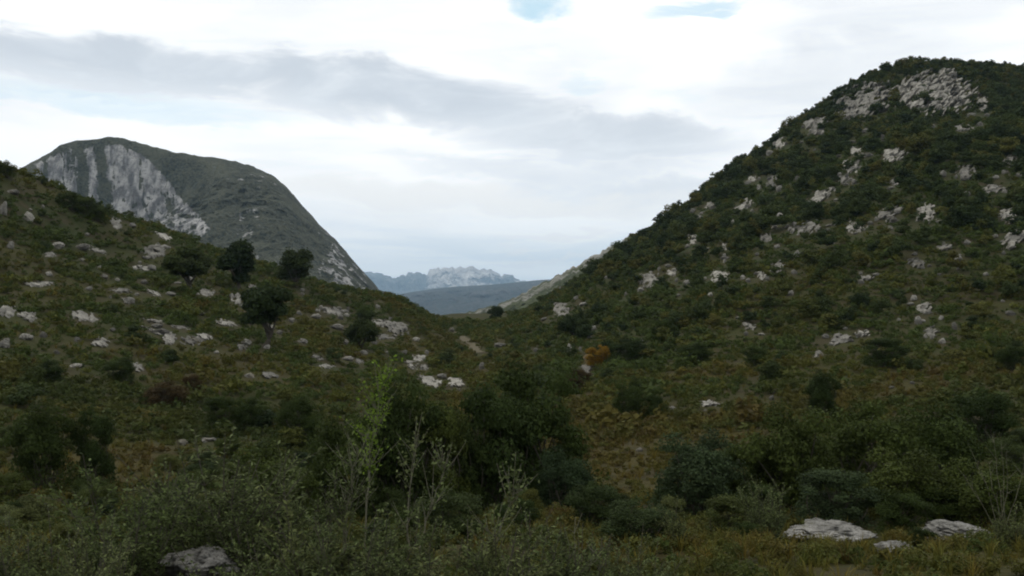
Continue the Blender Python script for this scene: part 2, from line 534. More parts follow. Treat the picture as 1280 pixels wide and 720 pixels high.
M = {}
M['oak'] = leafmat('oak_leaf', [(0, (.022, .036, .012)), (.35, (.030, .045, .014)), (.7, (.042, .054, .015)), (1, (.026, .042, .015))])
M['hill'] = leafmat('hillside_leaf', [(0, (.022, .035, .014)), (.25, (.032, .048, .016)), (.5, (.048, .064, .018)), (.7, (.036, .052, .018)), (.85, (.082, .092, .022)), (1, (.092, .086, .022))])
M['scrub'] = leafmat('scrub_leaf', [(0, (.062, .088, .020)), (.25, (.056, .078, .020)), (.45, (.100, .106, .022)), (.65, (.080, .076, .019)), (.85, (.118, .098, .021)), (1, (.086, .064, .020))], rnd=0, gain=.76)
M['dense'] = leafmat('broadleaf', [(0, (.024, .038, .010)), (.5, (.034, .050, .012)), (1, (.056, .070, .015))], var=(.45, 1.6))
M['blue'] = leafmat('bluish_leaf', [(0, (.033, .052, .022)), (1, (.040, .058, .024))], var=(.5, 1.55))
M['willow'] = leafmat('greygreen_leaf', [(0, (.062, .078, .029)), (.35, (.052, .070, .022)), (.6, (.080, .096, .040)), (1, (.070, .078, .024))], var=(.32, 1.9), gain=0.96)
M['bright'] = leafmat('yellowgreen_leaf', [(0, (.120, .185, .024)), (1, (.125, .190, .026))], var=(.5, 1.5), trans=.4)
M['autumn'] = leafmat('autumn_leaf', [(0, (.20, .118, .015)), (1, (.21, .125, .015))], var=(.4, 1.5))
M['russet'] = leafmat('russet_leaf', [(0, (.056, .040, .017)), (1, (.06, .042, .017))], var=(.4, 1.5))
M['grass'] = leafmat('grass_blade', [(0, (.064, .080, .017)), (.4, (.098, .094, .019)), (.7, (.125, .100, .020)), (1, (.098, .066, .018))], rnd=0, gain=.84)
M['heath'] = leafmat('heath_leaf', [(0, (.046, .062, .017)), (.35, (.064, .072, .018)), (.7, (.088, .076, .018)), (1, (.074, .052, .018))], rnd=0, gain=.84)

m, N = newmat('bark')
g3 = N.n('ShaderNodeTexCoord').outputs['Object']
nb = N.noise(g3, 14, 4)
N.put(N.n('ShaderNodeOutputMaterial').inputs[0], principled(N, N.mix(nb, (.035, .030, .024), (.085, .075, .060)), .9, .1, nb, .6, .02).outputs[0])
M['bark'] = m
m, N = newmat('pale_bark')
nb = N.noise(N.n('ShaderNodeTexCoord').outputs['Object'], 18, 4)
N.put(N.n('ShaderNodeOutputMaterial').inputs[0], principled(N, N.mix(nb, (.075, .072, .050), (.150, .145, .100)), .85, .15).outputs[0])
M['palebark'] = m

m, N = newmat('limestone')
tc = N.n('ShaderNodeTexCoord').outputs['Object']
geo = N.n('ShaderNodeNewGeometry').outputs['Position']
na = N.noise(geo, 0.55, 6, .6, .4); nb = N.noise(geo, 3.1, 5, .65); nc = N.noise(geo, 11, 4, .6)
c_ = N.mix(N.ss(na, .35, .65), (.135, .129, .112), (.285, .272, .238))
c_ = N.mix(N.ss(nb, .54, .70), c_, (.062, .060, .050))
c_ = N.mix(N.mul(N.ss(nc, .52, .64), .6), c_, (.055, .055, .046))
c_ = N.mix(N.mul(N.ss(N.noise(geo, .9, 3), .60, .72), .5), c_, (.17, .145, .10))
k = N.n('ShaderNodeMapRange'); N.put(k.inputs[0], N.n('ShaderNodeObjectInfo').outputs['Random']); k.inputs[3].default_value = .58; k.inputs[4].default_value = 1.28
sc_ = N.n('ShaderNodeVectorMath', operation='SCALE'); N.put(sc_.inputs[0], c_); N.put(sc_.inputs[3], k.outputs[0])
N.put(N.n('ShaderNodeOutputMaterial').inputs[0], principled(N, sc_.outputs[0], .92, .1, N.add(nb, N.mul(nc, .5)), .8, .15).outputs[0])
M['rock'] = m

m, N = newmat('weathered_boulder')
geo = N.n('ShaderNodeTexCoord').outputs['Object']
na = N.noise(geo, 4, 6, .65, .5); nb = N.noise(geo, 13, 6, .7); nc = N.noise(geo, 45, 4, .65)
c_ = N.mix(N.ss(na, .35, .65), (.16, .156, .142), (.31, .30, .275))
c_ = N.mix(N.ss(nb, .50, .66), c_, (.075, .074, .064))
c_ = N.mix(N.mul(N.ss(nc, .5, .64), .6), c_, (.050, .050, .042))
c_ = N.mix(N.mul(N.ss(N.noise(geo, 7, 4), .58, .70), .6), c_, (.085, .085, .045))
N.put(N.n('ShaderNodeOutputMaterial').inputs[0], principled(N, c_, .95, .08, N.add(nb, N.mul(nc, .5)), 1.0, .06).outputs[0])
M['boulder'] = m

m, N = newmat('heath_soil')
geo = N.n('ShaderNodeNewGeometry').outputs['Position']
na = N.noise(geo, .35, 5, .6); nb = N.noise(geo, 2.3, 5, .65); nc = N.noise(geo, 9, 3, .6)
c_ = N.mix(N.attr('dry'), (.026, .034, .012), (.050, .042, .014))
c_ = N.mix(N.ss(na, .4, .65), c_, (.040, .034, .018))
c_ = N.mix(N.mul(N.ss(nb, .5, .7), .6), c_, (.024, .030, .014))
c_ = N.mix(N.mul(N.ss(nc, .55, .75), .5), c_, (.056, .052, .022))
N.put(N.n('ShaderNodeOutputMaterial').inputs[0], principled(N, c_, .95, .05, N.add(nb, N.mul(nc, .4)), .8, .2).outputs[0])
M['soil'] = m

m, N = newmat('trodden_earth')
nb = N.noise(N.n('ShaderNodeNewGeometry').outputs['Position'], 2.0, 5)
N.put(N.n('ShaderNodeOutputMaterial').inputs[0], principled(N, N.mix(nb, (.062, .054, .030), (.115, .10, .068)), .95, .05, nb, .6, .1).outputs[0])
M['path'] = m


def hillmat(name, rockA, rockB, vegA, vegB, s, streak=0.0):
    m, N = newmat(name)
    geo = N.n('ShaderNodeNewGeometry').outputs['Position']
    sep = N.n('ShaderNodeSeparateXYZ'); N.put(sep.inputs[0], geo)
    gx, gy, gz = sep.outputs
    na = N.noise(geo, s * .25, 5, .6); nb = N.noise(geo, s, 6, .65, .2); nc = N.noise(geo, s * 3.5, 4, .65)
    ver = N.noise(N.xyz(N.mul(gx, s * .9), N.mul(gy, s * .9), N.mul(gz, s * .12)), 1.0, 5, .65)
    rock = N.add(N.attr('rock'), N.mul(N.sub(nb, .5), .9))
    rock = N.ss(N.add(rock, N.mul(N.sub(nc, .5), .7)), .38, .62)
    rc = N.mix(N.ss(ver, .38, .62), rockA, rockB)
    rc = N.mix(N.mul(N.ss(nc, .55, .7), .5), rc, tuple(q * .4 for q in rockA))
    vc = N.mix(N.ss(nc, .38, .62), vegA, vegB)
    vc = N.mix(N.mul(N.ss(na, .45, .65), .5), vc, tuple(q * 1.5 for q in vegB))
    b = principled(N, N.mix(rock, vc, rc), .95, .05, N.add(nb, N.mul(nc, .7)), .9, 1.2 / s)
    N.put(N.n('ShaderNodeOutputMaterial').inputs[0], b.outputs[0])
    return m


M['mountain'] = hillmat('mountain_side', (.15, .15, .15), (.52, .51, .49), (.036, .043, .033), (.090, .092, .064), .09)
M['ridge'] = hillmat('ridge_side', (.20, .20, .17), (.36, .35, .31), (.050, .066, .034), (.095, .105, .055), .14)
M['farhill'] = hillmat('far_hill_side', (.10, .095, .09), (.13, .12, .11), (.030, .040, .030), (.060, .058, .048), .008)
M['farpeak'] = hillmat('far_peak_side', (.50, .46, .43), (.82, .77, .71), (.09, .10, .09), (.15, .15, .13), .004)

# ------------------------------------------------------------------ setting: ground, mountain, ridge, far hills
V = np.stack([GX, GY, GZ], 2)[::2]
nU, nS = V.shape[:2]
V = V.reshape(-1, 3)
tag(link('ground', raw_mesh('ground', V, grid_quads(nU, nS), M['soil'], True, dry=dryness(V[:, 0], V[:, 1]), tint=np.zeros(len(V)))), kind='structure')

# lower land far beyond the pass and round about, out to the horizon
rr = np.array([0, 200, 460, 700, 1200, 2200, 5000, 10000, 18500.])
tt = np.linspace(0, 2*np.pi, 97)
a_, b_ = np.meshgrid(rr, tt, indexing='ij')
pz = np.where(a_ < 460, -72, -70) - 40 * sstep(a_, 600, 3000) + 0 * b_
V = np.stack([a_*np.sin(b_), a_*np.cos(b_), pz], 2).reshape(-1, 3)
tag(link('plain', raw_mesh('plain', V, grid_quads(len(rr), len(tt)), M['farhill'], True, rock=np.zeros(len(V)))), kind='structure')


def crestline(pts, x): return pchip([p[0] for p in pts], [p[1] for p in pts], x)


def massif(name, pts, Yc, depth, base_py, mat, nx, ny, jag=0, jscale=30, rough=0, rscale=40, prof=1.0, rockf=None, shift=None):
    """a hill: its crest runs along pts, its near side falls towards the viewer over depth metres, its far side drops behind"""
    px = np.linspace(pts[0][0], pts[-1][0], nx)
    cr = crestline(pts, px)
    Yc_ = Yc(px) if callable(Yc) else np.full(nx, float(Yc))
    dp_ = depth(px) if callable(depth) else np.full(nx, float(depth))
    x_c = (px - 640) / F * Yc_
    zc = (HORIZON - cr) / F * Yc_
    zc = zc + jag * (1 - np.abs(fbm(x_c / jscale, 0 * x_c, 2.2, 4)) * 1.6 - .45)
    zb = (HORIZON - base_py) / F * (Yc_ - dp_)
    t = np.concatenate([np.linspace(0, 1, ny), 1 + np.linspace(0, 1, ny // 5)[1:]])
    PX, T = np.meshgrid(px, t, indexing='ij')
    front = np.minimum(T, 1)
    fz = front**prof if not callable(prof) else prof(PX, front)
    Yg = Yc_[:, None] - dp_[:, None] * (1 - front) + dp_[:, None] * .8 * np.maximum(T - 1, 0)
    Zg = zb[:, None] + (zc - zb)[:, None] * fz - (zc - zb)[:, None] * np.maximum(T - 1, 0)**1.3
    Xg = (PX - 640) / F * np.minimum(Yg, Yc_[:, None] * 1.02)
    env = np.sin(np.clip(front, 0, 1) * np.pi * .5) * (1 - .92 * sstep(front, .62, .95))
    n_ = fbm(Xg / rscale, Yg / rscale, Zg / rscale, 6, .55)
    rd = 1 - np.abs(fbm(Xg / rscale * 1.3, Yg / rscale * .8, Zg / rscale * .35 + 5, 5, .55)) * 1.8
    Zg = Zg + rough * .55 * n_ * env * (T <= 1)
    Yg = Yg - rough * 1.3 * rd * env
    rk = rockf(PX, front, n_, rd, Xg, Zg) if rockf else np.zeros_like(PX)
    V = np.stack([Xg, Yg, Zg], 2).reshape(-1, 3)
    return tag(link(name, raw_mesh(name, V, grid_quads(nx, len(t)), mat, True, rock=np.asarray(rk).ravel())), kind='structure')


# the big domed mountain with the pale cliff
MT = [(-330, 330), (-200, 300), (-60, 258), (0, 225), (22, 211), (40, 203), (60, 195), (78, 183), (100, 178), (120, 177), (133, 174.5), (150, 176), (170, 181), (200, 188), (240, 194),
      (290, 201), (320, 210), (345, 223), (365, 242), (385, 265), (410, 291), (430, 311), (450, 336), (466, 353), (480, 369), (505, 388), (540, 405)]


def cliff_zone(PX, PY):
    """how much a part of the mountain is the bare cliff (given where it lies along and up the face)"""
    top = np.interp(PX, [30, 55, 80, 100, 150, 180, 210, 250, 290], [206, 198, 186, 180, 178, 192, 225, 285, 330])
    bot = np.interp(PX, [30, 60, 100, 150, 200, 250, 280], [215, 236, 258, 285, 300, 306, 300])
    a = sstep(PY, top - 6, top + 5) * sstep(-PY, -bot - 14, -bot + 6)
    return a * sstep(PX, 34, 58) * sstep(-PX, -285, -250)


def mt_prof(PX, t):
    # smooth dome, with a near-vertical step where the cliff is
    k = sstep(PX, 20, 60) * sstep(-PX, -300, -170)
    dome = 1 - (1 - t)**1.30
    step = .42 * sstep(t, 0, .55) + .58 * sstep(t, .78, .92)
    return dome * (1 - k * .75) + step * k * .75


def mt_rock(PX, t, n_, rd, Xg, Zg):
    crs = crestline(MT, np.unique(PX)); crs = np.interp(PX, np.unique(PX), crs)
    Yv = 1300.0
    PY = HORIZON - Zg * F / 1205.0
    PYr = PY
    cl = cliff_zone(PX, PYr)
    col_ = fbm(PX / 11, PYr / 70, 1.7, 4)                     # vertical gullies with scrub in them
    mot = fbm(PX / 9, PYr / 12, 4.1, 4, .6)
    wv = PX + 3.5 * fbm(PYr / 22, PX / 60, 2.0, 3)
    gul = np.exp(-((wv - 101 - (PYr - 190) * .05) / 8.5)**2) + np.exp(-((wv - 124 - (PYr - 190) * .10) / 7.5)**2) + .8 * np.exp(-((wv - 54) / 2.0)**2) + .6 * np.exp(-((wv - 78) / 2.0)**2)
    low_ = sstep(PYr, 215, 262) * sstep(PX, 120, 160)
    v = .85 * cl - .95 * cl * np.clip(gul, 0, 1) * sstep(-PYr, -285, -245) - .45 * cl * sstep(col_, .12, .5) - cl * low_ * .65 * sstep(mot, -.02, .4) - cl * .3 * sstep(mot, .25, .6)
    edge = sstep(PX, 385, 430) * (1 - sstep(t, .75, 1.0) * .3)
    v = v + .75 * edge * sstep(rd, .35, .9) * (.55 + .9 * np.clip(mot, -.5, .6))
    v = v + .18 * sstep(n_, .25, .6) * sstep(PX, 250, 330) * sstep(t, .1, .5)
    v = v + .25 * sstep(PX, 270, 300) * sstep(-PX, -360, -320) * sstep(fbm(PX / 20, PYr / 14, 7.7, 3), .15, .4)
    return np.clip(v + .14 + .12 * mot, 0, 1)


massif('mountain', MT, lambda p: np.interp(p, [-330, 60, 300, 540], [1250, 1260, 1300, 1080]), lambda p: np.interp(p, [-330, 100, 300, 540], [420, 420, 500, 380]),
       430, M['mountain'], 1100, 380, 1.6, 30, 9.0, 40, mt_prof, mt_rock)

# pale grassy ridge behind the right hill
RG = [(470, 420), (520, 408), (560, 397), (590, 389), (615, 383), (640, 374), (662, 362), (690, 348), (715, 335), (745, 318), (770, 305), (800, 290), (850, 270), (950, 240), (1100, 210)]
massif('ridge', RG, lambda p: np.interp(p, [470, 700, 1100], [900, 720, 700]), 260, 420, M['ridge'], 520, 140, 2.0, 9, 7, 26, .9,
       lambda PX, t, n_, rd, a, b: np.clip(.14 + .36 * sstep(t, .50, 1.0) + .55 * n_, 0, 1))

massif('hill', [(330, 388), (420, 381), (470, 374), (490, 370), (515, 365), (545, 361), (575, 358), (600, 356.5), (630, 354), (655, 351.5), (690, 349), (730, 347), (800, 350), (900, 356), (1100, 372)],
       7200, 2600, 400, M['farhill'], 400, 110, 0, 100, 120, 480, .85, lambda PX, t, n_, rd, a, b: np.clip(.2 + .5 * n_, 0, 1))

MP = [(250, 372), (330, 362), (400, 352), (440, 344), (462, 340.5), (475, 341.5), (486, 346), (494, 347.5), (503, 344.5), (514, 341.5), (524, 341.5), (533, 343), (537, 338), (542, 335.5), (552, 335),
      (565, 334.2), (578, 333.6), (584, 334.5), (590, 333.4), (596, 336), (604, 335.5), (611, 336.2), (617, 339), (623, 342.5), (632, 343.5), (640, 344.5), (646, 349), (655, 352), (700, 357), (760, 352), (850, 356), (1000, 368)]
massif('mountains', MP, 15000, 2400, 388, M['farpeak'], 800, 140, 38, 110, 240, 420, .8,
       lambda PX, t, n_, rd, a, b: np.clip(.35 * sstep(PX, 470, 500) + .55 * sstep(PX, 528, 545) * sstep(-PX, -640, -590) * sstep(t, .25, .6) + .3 * n_, 0, 1))

# ------------------------------------------------------------------ air
bm = bmesh.new(); bmesh.ops.create_cube(bm, size=1.0)
me = bpy.data.meshes.new('haze'); bm.to_mesh(me); bm.free()
hz = link('haze', me); hz.scale = (40000, 40000, 900); hz.location = (0, 0, 900 / 2 - 125)
tag(hz, 'thin pale blue haze over the valley and far mountains', 'haze', kind='stuff')
m, N = newmat('valley_air')
pv = N.n('ShaderNodeVolumePrincipled')
pv.inputs['Color'].default_value = (.52, .76, 1.0, 1); pv.inputs['Density'].default_value = 5.8e-5; pv.inputs['Anisotropy'].default_value = 0.0
N.t.links.new(pv.outputs[0], N.n('ShaderNodeOutputMaterial').inputs['Volume'])
me.materials.append(m)
cy.volume_max_steps = 64

# ------------------------------------------------------------------ path
pp = [(552, 402), (560, 408), (572, 416), (584, 425), (592, 434), (600, 441)]
x, y, z = at([q[0] for q in pp], [q[1] for q in pp])
k = np.linspace(0, 1, 40); kk = np.linspace(0, 1, len(x))
cx, cy_ = np.interp(k, kk, x) + .25 * np.sin(k * 19), np.interp(k, kk, y)
o_ = np.array([-.75, -.4, 0, .4, .75])
XX = cx[:, None] + o_[None] * (1 + .35 * np.sin(k * 31 + 1))[:, None]; YY = cy_[:, None] + 0 * o_[None]
V = np.stack([XX, YY, ground(XX, YY) + .05], 2).reshape(-1, 3)
tag(link('path', raw_mesh('path', V, grid_quads(40, 5), M['path'], True)), kind='structure')

# ------------------------------------------------------------------ rocks
g = np.random.default_rng(5)


def lump(seed, facets=16, cut=.72):
    """a weathered limestone boulder, 1 wide, sitting on z = 0"""
    gg = np.random.default_rng(seed)
    bm = bmesh.new(); bmesh.ops.create_icosphere(bm, subdivisions=5, radius=1.0)
    me = bpy.data.meshes.new('rock'); bm.to_mesh(me); bm.free()
    p = np.empty(len(me.vertices) * 3); me.vertices.foreach_get('co', p); p = p.reshape(-1, 3)
    d_ = p.copy(); o = seed * 3.1
    p = p * (1 + .38 * fbm(d_[:, 0]*1.1 + o, d_[:, 1]*1.1, d_[:, 2]*1.1, 3))[:, None]
    for nn in unit(gg, facets):
        s = p @ nn - cut * gg.uniform(.75, 1.1)
        p = p - nn * (np.maximum(s, 0) * .85)[:, None]
    lay = p[:, 2] * 5 + .8 * fbm(p[:, 0]*1.2, p[:, 1]*1.2, o, 2)             # bedding ledges
    p[:, :2] *= (1 + .02 * np.tanh(3 * np.sin(lay * 2.2)))[:, None]
    p = p + d_ * (.13 * fbm(p[:, 0]*3 + o, p[:, 1]*3, p[:, 2]*3, 4, .6))[:, None]
    cr = np.abs(fbm(p[:, 0]*2.3 + o + 9, p[:, 1]*2.3, p[:, 2]*2.3, 2))
    p = p - d_ * (.16 * np.exp(-(cr / .06)**2))[:, None]
    p[:, 2] *= .72
    lo, hi = p.min(0), p.max(0)
    p[:, 0] = (p[:, 0] - (lo[0]+hi[0])/2) / (hi[0]-lo[0]); p[:, 1] = (p[:, 1] - (lo[1]+hi[1])/2) / (hi[0]-lo[0])
    p[:, 2] = (p[:, 2] - lo[2]) / (hi[2]-lo[2]) - .22
    me.vertices.foreach_set('co', p.astype(np.float32).ravel())
    me.polygons.foreach_set('use_smooth', np.ones(len(me.polygons), bool))
    me.update(); me.materials.append(M['rock'])
    return me


LUMPS = [lump(s) for s in range(9)]
KEEP = []          # (px, py, w, h, distance): rocks that low growth must not cover


def outcrop(name, px, py, wd, ht, ang=0.0, bulge=None, seed=0, rough=1.0):
    """a craggy patch of bare rock standing out of the slope"""
    gg = np.random.default_rng(900 + seed)
    n = int(np.clip(wd * 1.5, 22, 110)); m_ = int(np.clip(ht * 2.0, 18, 80))
    a, b = np.meshgrid(np.linspace(-1.3, 1.3, n), np.linspace(-1.35, 1.35, m_), indexing='ij')
    ca, sa = math.cos(R(ang)), math.sin(R(ang))
    qx = px + (a * wd / 2) * ca + (b * ht / 2) * sa
    qy = py - (a * wd / 2) * sa + (b * ht / 2) * ca
    x, y, z = at(qx.ravel(), qy.ravel())
    yc = np.median(y); y = np.clip(y, yc * .72, yc * 1.22)
    z = ground(x, y)
    W = wd / F * yc; H = ht / F * yc
    bulge = bulge or max(.45, .22 * min(W, 2.2 * H))
    o = seed * 7.7
    A, B = a.ravel(), b.ravel()
    msk = .74 - (np.abs(A)**2.2 + np.abs(B)**2.2) + 1.15 * fbm(A * max(1.9, wd / 16) + o, B * max(1.5, ht / 9), o, 4, .62) * rough
    f = max(.35, 1.5 / max(W, 2))
    blocks = fbm(x * f * 1.1 + o, z * f * 1.4, y * f * .7, 4, .6)
    ledge = np.tanh(3 * np.sin((z * 1.1 / max(.35, bulge * .4) + 1.2 * fbm(x * f * .6, z * f * .4, o, 2)) * 2.0)) * .16
    lift = np.where(msk > 0, bulge * (.40 + .55 * sstep(msk, 0, .6) + .42 * blocks + ledge * .9 - .15 * np.exp(-(fbm(x * f * 2 + 3, z * f * .5, y * f, 2) / .08)**2)), -.25 - .2 * bulge)
    lift = np.where(msk > 0, np.maximum(lift, .12 * bulge), lift)
    V = np.stack([x, y - lift * 1.0, z + lift * .28], 1)
    Q = grid_quads(n, m_)
    keep = (msk[Q] > 0).any(1)
    Q = Q[keep]
    used = np.unique(Q); mp = np.full(len(V), -1); mp[used] = np.arange(len(used))
    V = V[used]; Q = mp[Q]
    c0 = np.array([np.median(V[:, 0]), np.median(V[:, 1]), V[:, 2].min()])
    KEEP.append((px, py, wd, ht, yc))
    return link(name, raw_mesh(name, V - c0, Q, M['rock'], False), None, tuple(c0))


def rock(px, py, wd, ht, name='rock', k=None, rz=None):
    """a boulder whose visible size is wd by ht pixels with its middle at a pixel of the view"""
    x, y, z = (float(q[0]) for q in at(px, py + ht * .5))
    W, H = wd / F * y, ht / F * y
    KEEP.append((px, py, wd, ht, y))
    k = int(g.integers(0, len(LUMPS))) if k is None else k
    return link(name, LUMPS[k], None, (x, y + W * .25, z - .02 * H), g.uniform(-.5, .5) + (math.pi if g.random() < .5 else 0) if rz is None else rz, (W * 1.05, W * .9, H * 1.3))


# bare crags of the right hill: px, py, w, h, tilt, label
CRAG = [
    (1165, 119, 92, 50, 0, 'broad pale cliff just under the bushes of the right hilltop'),
    (1078, 129, 74, 44, 12, 'pale broken crag a little below and to the left of the hilltop cliff'),
    (1018, 157, 26, 26, 20, 'upright pale crag in the bushes where the right skyline starts to flatten'),
    (972, 178, 14, 20, 30, 'narrow grey crag right on the skyline of the right hill'),
    (1228, 130, 14, 20, 10, 'small pale crag standing alone right of the hilltop cliff'),
    (1186, 93, 24, 12, -10, 'thin pale ledge above the hilltop cliff'),
    (1117, 194, 32, 15, 8, 'pale two part ledge directly below the hilltop cliff'),
    (1064, 208, 24, 16, 0, 'square pale outcrop in the middle of a column of three small outcrops'),
    (1057, 224, 17, 11, 10, 'lowest and smallest outcrop in the column of three below the left crag'),
    (1070, 189, 15, 11, 0, 'top outcrop in the column of three below the left crag'),
    (1203, 160, 24, 9, 4, 'long flat pale ledge under the right end of the hilltop cliff'),
    (1207, 215, 24, 19, 30, 'slanting pale outcrop high on the hill near the right edge of the view'),
    (1240, 236, 24, 10, 0, 'flat pale block below the slanting outcrop near the right edge'),
    (1261, 201, 17, 13, 20, 'pale broken outcrop high up at the right edge of the hill'),
    (1025, 245, 36, 15, 32, 'long pale slab climbing to the right across the middle of the hill'),
    (931, 256, 26, 12, 34, 'bright thin slab slanting down close below the right skyline'),
    (965, 227, 15, 14, 0, 'rounded pale outcrop close below the skyline above the bright thin slab'),
    (1006, 285, 40, 15, 6, 'widest pale ledge in the middle of the right hill'),
    (1111, 266, 34, 14, 32, 'long pale slab slanting up to the right beside a forked outcrop'),
    (1158, 266, 22, 20, -20, 'forked pale outcrop right of the long slanting slab'),
    (1070, 284, 24, 13, 0, 'ragged row of pale rocks below the long slanting slab'),
    (1259, 270, 22, 17, 10, 'ragged pale rocks above the big grey outcrop at the right edge'),
    (1266, 297, 32, 20, 36, 'big grey outcrop slanting out of the picture at the right edge'),
    (1179, 310, 19, 8, 8, 'flat pale rock alone between the forked outcrop and the right edge'),
    (1145, 329, 20, 11, -12, 'bright wedge shaped rock on the open green slope of the hill'),
    (1083, 347, 16, 8, 0, 'small bright flat rock on the open green slope below the widest ledge'),
    (972, 335, 22, 14, 34, 'bright slanting rock on the lower slope with a smaller one at its left'),
    (899, 345, 22, 15, 0, 'pale broken rocks among grass low on the left part of the right hill'),
    (811, 350, 24, 20, 0, 'cluster of white rocks at the foot of the right hill beside dark bushes'),
    (957, 297, 16, 12, 10, 'dull pale outcrop left of the widest ledge'),
    (1154, 384, 18, 15, 20, 'bright blocky rock in the middle of a vertical string of rocks low on the hill'),
    (1164, 415, 17, 12, 10, 'pale rock at the bottom of the vertical string of rocks low on the hill'),
    (1051, 423, 25, 14, 12, 'bright craggy rock at the foot of the right hill'),
    (1077, 417, 18, 8, 10, 'flat pale rock just right of the bright craggy rock at the hill foot'),
    (935, 408, 18, 9, -10, 'pale rock peeping out of low scrub at the hill foot'),
    (886, 505, 26, 8, 0, 'flat row of pale stones in the brown clearing on the right'),
    (700, 386, 20, 20, -20, 'two pale slanting boulders just right of the pass'),
    (840, 341, 13, 8, 0, 'small white rock right of the white cluster at the hill foot'),
    (1117, 228, 12, 8, 0, 'faint small rock in the dark bushes of the upper hill'),
    (866, 299, 12, 11, 0, 'small pale rock near the skyline half way down the hill shoulder'),
    (940, 224, 10, 8, 0, 'little pale rock in bushes right under the skyline'),
    (905, 309, 9, 8, 10, 'tiny pale rock left of the dull outcrop on the hill shoulder'),
    (886, 256, 11, 6, 30, 'pale ledge right at the skyline on the hill shoulder'),
    (952, 345, 10, 9, 0, 'small rock touching the lower left of the bright slanting rock'),
]
for i, (px, py, wd, ht, an, lb) in enumerate(CRAG):
    o = outcrop('rock_outcrop', px, py, wd, ht, an, seed=i, bulge=2.6 if i < 2 else None, rough=1.25 if i > 1 else 1.15)
    tag(o, lb, 'rock outcrop', 'pale limestone outcrops on the right hill')
# crags of the left slope and valley floor
CRAG2 = [
    (196, 314, 34, 17, 8, 'large pale outcrop on the left slope under the mountain cliff'),
    (203, 295, 24, 9, -24, 'line of pale rocks on the left skyline below the cliff'),
    (146, 280, 20, 13, -20, 'pale rock on the left skyline where the dark bush ends'),
    (107, 396, 32, 12, -8, 'long grey rock slanting down on the left slope'),
    (36, 396, 24, 13, -14, 'grey outcrop near the left edge beside a paler rock'),
    (10, 389, 22, 15, 6, 'pale outcrop cut by the left edge of the view'),
    (416, 389, 40, 9, -4, 'long low pale ledge right of the leaning oak'),
    (494, 410, 36, 17, -22, 'pale broken outcrop going down to the right beside the small dark tree'),
    (482, 421, 26, 8, 0, 'flat pale ledge below the broken outcrop beside the small dark tree'),
    (240, 426, 28, 12, -5, 'bright flat topped boulder in the middle of the left slope'),
    (213, 423, 17, 16, 10, 'bright upright boulder left of the flat topped one'),
    (296, 373, 20, 12, -10, 'bright rock under the middle oak of the left slope'),
    (258, 366, 26, 9, -5, 'flat grey rock beside the trunk of the first oak'),
    (127, 428, 20, 12, 0, 'dull grey boulder low on the left slope'),
    (539, 477, 26, 14, -24, 'pale slanting boulder in the valley bottom above the sapling'),
    (571, 479, 24, 14, -8, 'dark grey shaded boulder beside the pale slanting one'),
    (524, 447, 20, 9, 0, 'dull low outcrop in the valley above the two boulders'),
    (171, 459, 24, 10, -6, 'grey flat rock in heather on the left valley side'),
    (336, 469, 22, 9, -6, 'pale flat rock in red brown heather in the valley'),
    (262, 550, 20, 5, 6, 'thin pale slab in the grass behind the grey green shrub'),
    (732, 461, 16, 11, -20, 'small grey boulder beside the yellow bush'),
]
for i, (px, py, wd, ht, an, lb) in enumerate(CRAG2):
    o = outcrop('rock_outcrop', px, py, wd, ht, an, seed=60 + i, rough=1.0)
    tag(o, lb, 'rock outcrop', 'pale limestone outcrops on the left slope and valley floor')

gg = np.random.default_rng(41)
for i in range(28):        # low broken ledges running across the left slope
    px = gg.uniform(4, 540); lo = np.interp(px, [0, 150, 300, 475, 540], [232, 290, 340, 384, 398])
    py = lo + 8 + gg.uniform(0, 125) * (1 - px / 1300); wd = gg.uniform(10, 30)
    o = outcrop('rock_outcrop', px, py, wd, gg.uniform(4.5, 7.5), -8 + gg.normal(0, 7), seed=130 + i, bulge=.4, rough=1.2)
    tag(o, 'low broken ledge of pale limestone in the scrub of the left slope', 'rock outcrop', 'low limestone ledges of the left slope')

# the near boulders
for px, py, wd, ht, k, rz, lb in [
        (1044, 668, 140, 24, 2, .15, 'long pale layered boulder lying in the grass at the lower right'),
        (1124, 683, 66, 17, 4, .3, 'low pale boulder in front of the gap between the two bigger ones'),
        (1206, 664, 88, 21, 6, -.2, 'pale rounded boulder nearest the right edge at the bottom'),
        (242, 715, 104, 38, 2, .1, 'flat rough boulder at the bottom edge under the grey green shrub')]:
    bo = rock(px, py, wd, ht, 'boulder', k, rz)
    bo.data = bo.data.copy(); bo.data.materials[0] = M['boulder']; bo.location.z += .06 if px < 400 else -.05
    tag(bo, lb, 'boulder', 'near boulders at the bottom of the view')

